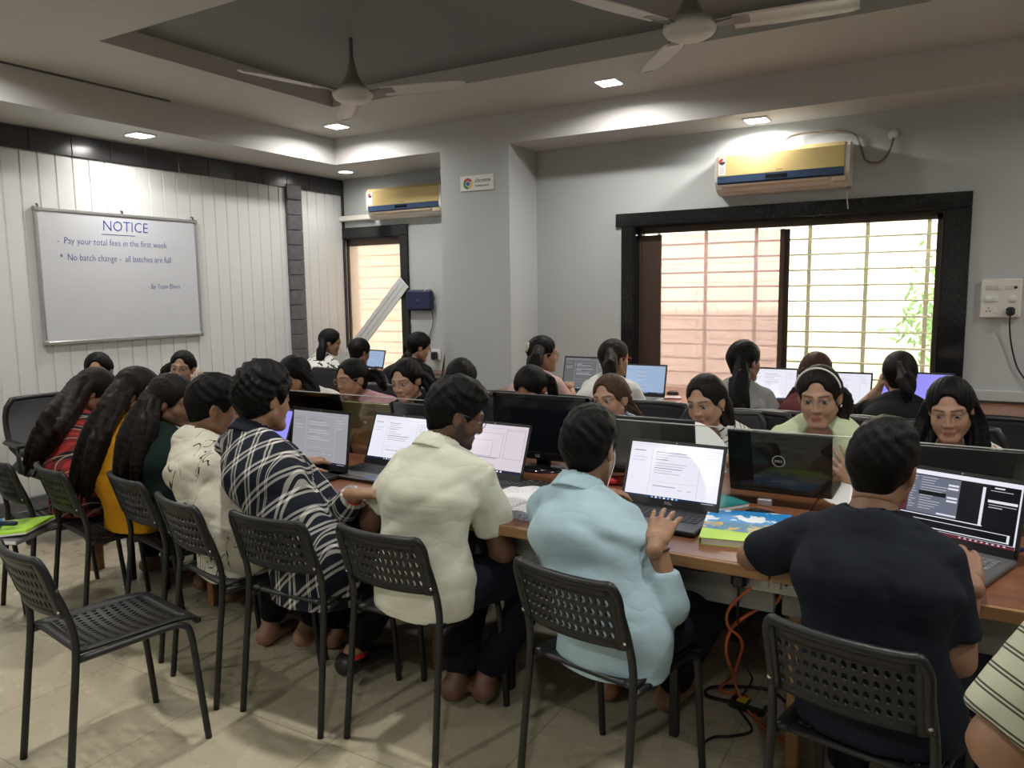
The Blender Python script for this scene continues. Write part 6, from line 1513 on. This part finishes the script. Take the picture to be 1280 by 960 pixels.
# ------------------------------------------------------------------ back wall, backs to the camera
def rear(k, *a, **kw): kw.setdefault('group', G3); kw.setdefault('female', True); kw.setdefault('far', True); kw.setdefault('face', False); PEOPLE[k] = person(*a, **kw)
def rchair(p, label): q = PEOPLE[p]['P']; place_office(q[0], q[1]-.04, 0, label)
def ptail(u0, v0, u1, v1, Y, r=.035): return [[('p', u0, v0, Y-.06, r*.8), ('p', (u0*2+u1)/3, (v0*2+v1)/3, Y-.13, r*1.15), ('p', (u0+2*u1)/3, (v0+2*v1)/3, Y-.16, r*1.1), ('p', u1, v1, Y-.16, r*.5)]]
if want('b4'):
    rear('b4', 'young woman with glasses and a cream scrunchie in dusty pink top by the column', (679, 443, 4.62), -48, 4, 0, pel=(-2.42, 4.42), tyaw=-12, shirt=pinkcheck, sleeve='3q', hair='tied', hair_t=.012, skin=S2, locks=ptail(674, 436, 660, 478, 4.6, .042), extras=[('glasses', mat('gilt')), ('ring', (0, -.115, .045), .024, cloth('cream_scrunchie', (.62,.60,.42)), .011)], hands={'R': py(712, 482, 4.85), 'L': (-2.6, 4.85, .8)}, face=True)
    rchair('b4', 'black office chair of the student in the dusty pink top')
if want('b5'):
    rear('b5', 'young woman with red glasses and ponytail in white top under the window', (768, 448, 4.66), -28, 6, 0, pel=(-1.97, 4.44), tyaw=0, shirt=white_cotton, sleeve='3q', hair='tied', hair_t=.012, hair_m=hair_dark, skin=S2, locks=ptail(764, 440, 760, 484, 4.64, .04), extras=[('glasses', red_m)])
    rchair('b5', 'black office chair of the student in the white top under the window')
if want('b6'):
    rear('b6', 'young woman with very long black ponytail in grey sweater against the window', (931, 452, 4.58), -30, 6, 0, pel=(-1.07, 4.34), tyaw=-8, shirt=grey_knit, sleeve='long', hair='tied', hair_t=.012, skin=S2, locks=[[('p', 928, 445, 4.52, .032), ('p', 926, 470, 4.42, .050), ('p', 924, 500, 4.34, .052), ('p', 932, 525, 4.32, .045), ('p', 934, 540, 4.32, .022)]])
    rchair('b6', 'black office chair of the student in the grey sweater')
if want('b7'):
    rear('b7', 'young woman with reddish brown hair in maroon top, behind the pale green t-shirt', (1020, 468, 4.66), 0, 10, 0, pel=(-.74, 4.45), tyaw=0, shirt=maroon_cotton, sleeve='3q', hair='parted', hair_t=.014, hair_m=hair_maroon, skin=S2, locks=[[('h', .04, -.08, .02, .05), ('p', 1000, 490, 4.60, .05), ('p', 988, 510, 4.58, .05)], [('h', -.04, -.08, .02, .05), ('p', 1030, 495, 4.56, .05), ('p', 1040, 520, 4.56, .04)]])
    rchair('b7', 'black office chair of the student with reddish brown hair')
if want('b8'):
    rear('b8', 'young woman with pink hair tie in black ruffled top holding up a phone', (1124, 468, 4.66), 8, 8, 0, pel=(-.26, 4.44), tyaw=4, shirt=black_cotton, sleeve='elbow', hair='tied', hair_t=.012, hair_m=hair_dark, skin=S3, locks=ptail(1128, 456, 1138, 505, 4.62, .036), extras=[('ring', (.0, -.10, .06), .020, cloth('pink_tie', (.55,.30,.28)), .010)],
       hands={'L': py(1098, 487, 4.86), 'R': (-.10, 4.8, .82)}, hand_dirs={'L': (V3(.2, .2, 1), V3(-.9, -.2, 0))})
    rchair('b8', 'black office chair of the student holding up a phone')
    q = py(1104, 490, 4.93); e = empty('smartphone', (q[0]+.02, q[1], q[2]-.03), -.1, 'lit smartphone held up by the student in the black ruffled top', 'phone')
    M_ = Matrix.Rotation(-.25, 4, 'X'); MB().box((0, 0, .04), (.13, .009, .072), bev=.004, M=M_).build('phone_case', black_plastic, e); MB().box((0, -.0047, .04), (.118, .0006, .064), M=M_).build('phone_screen', SC['violet'], e)
if want('b1'):
    rear('b1', 'young woman in black and white floral top by the dark stone strip', (413, 428, 5.35), -50, 14, 0, pel=(-5.10, 5.14), tyaw=-25, shirt=floral_bw, sleeve='elbow', hair='tied', hair_t=.012, skin=S2, locks=ptail(404, 424, 398, 462, 5.33, .034))
    rchair('b1', 'black office chair of the student in the floral top')
if want('b2'):
    rear('b2', 'person with black hair in grey patterned top under the narrow window', (450, 440, 5.42), -10, 16, 0, pel=(-4.72, 5.22), tyaw=-4, shirt=floral_grey, sleeve='elbow', hair='tied', hair_t=.013, skin=S1)
    rchair('b2', 'black office chair under the narrow window')
if want('b3'):
    rear('b3', 'young woman in black kurta with plaited hair by the router', (524, 434, 5.25), -38, 20, 0, pel=(-4.12, 5.0), tyaw=-14, shirt=black_cotton, sleeve='elbow', hair='tied', hair_t=.013, skin=S2, locks=ptail(516, 436, 500, 466, 5.3, .04), build=1.05)
    rchair('b3', 'black office chair of the student in the black kurta')

# ------------------------------------------------------------------ folders and bag on the left chair
q = pz(22, 676, .47)
e = empty('folder', (q[0]-.16, q[1]+.02, .463), math.radians(25), 'grey plastic document folder lying on the chair at the left edge', 'folder'); MB().box((0, 0, .012), (.34, .26, .022), bev=.004).build('folder_cover', mat('folder_grey', (.16,.16,.17), .35), e); MB().box((0, 0, .012), (.325, .262, .014)).build('folder_papers', paper, e)
e = empty('folder', (q[0]-.16, q[1]+.03, .488), math.radians(32), 'lime green folder on top of the grey folder at the left edge', 'folder'); MB().box((0, 0, .009), (.33, .23, .014), bev=.003, M=Matrix.Rotation(-.10, 4, 'Y')).build('folder_cover', lime_m, e); MB().box((0, -.005, .001), (.33, .235, .006), M=Matrix.Rotation(-.10, 4, 'Y')).build('folder_papers', paper, e)
e = empty('umbrella', (q[0]-.20, q[1]-.06, .515), math.radians(30), 'light blue folded umbrella on the folders at the left edge', 'umbrella'); MB().tube([(-.15, 0, .02), (.10, 0, .02)], [.016, .022], 10).build('folded_canopy', sky_m, e); MB().tube([(.10, 0, .02), (.16, 0, .02), (.175, .0, .02)], [.010, .012, .008], 10).build('handle', navy_m, e)

q = py(1258, 560, 4.1); place_office(q[0], 4.12, 168, 'black office chair with empty seat at the right edge behind the floral white top')
# white booklet held up by the striped top student
q = py(882, 590, 3.22); e = empty('booklet', (q[0], q[1], DZ), math.radians(8), 'white booklet with curling pages standing before the striped top', 'booklet')
mb = MB(); N = 10
for k, off in enumerate((0, .006, .012)):
    vs = []
    for i in range(N+1):
        a = i/N; x = -.085+.17*a; zt_ = .205-.10*a*a-.012*k
        vs += [(x, off+.035*math.sin(PI*a)*.6, .0), (x, off+.035*math.sin(PI*a)*.6+.05*(zt_/.2), zt_)]
    vs2 = [(x, y+.0015, z) for x, y, z in vs]; n_ = len(vs); fs = []
    for i in range(N): p = 2*i; fs += [(p, p+2, p+3, p+1), (n_+p, n_+p+1, n_+p+3, n_+p+2), (p+1, p+3, n_+p+3, n_+p+1)]
    mb.add(vs+vs2, fs, 0, True)
mb.build('pages', paper, e); MB().box((0, .02, .004), (.18, .06, .006)).build('cover', paper, e)
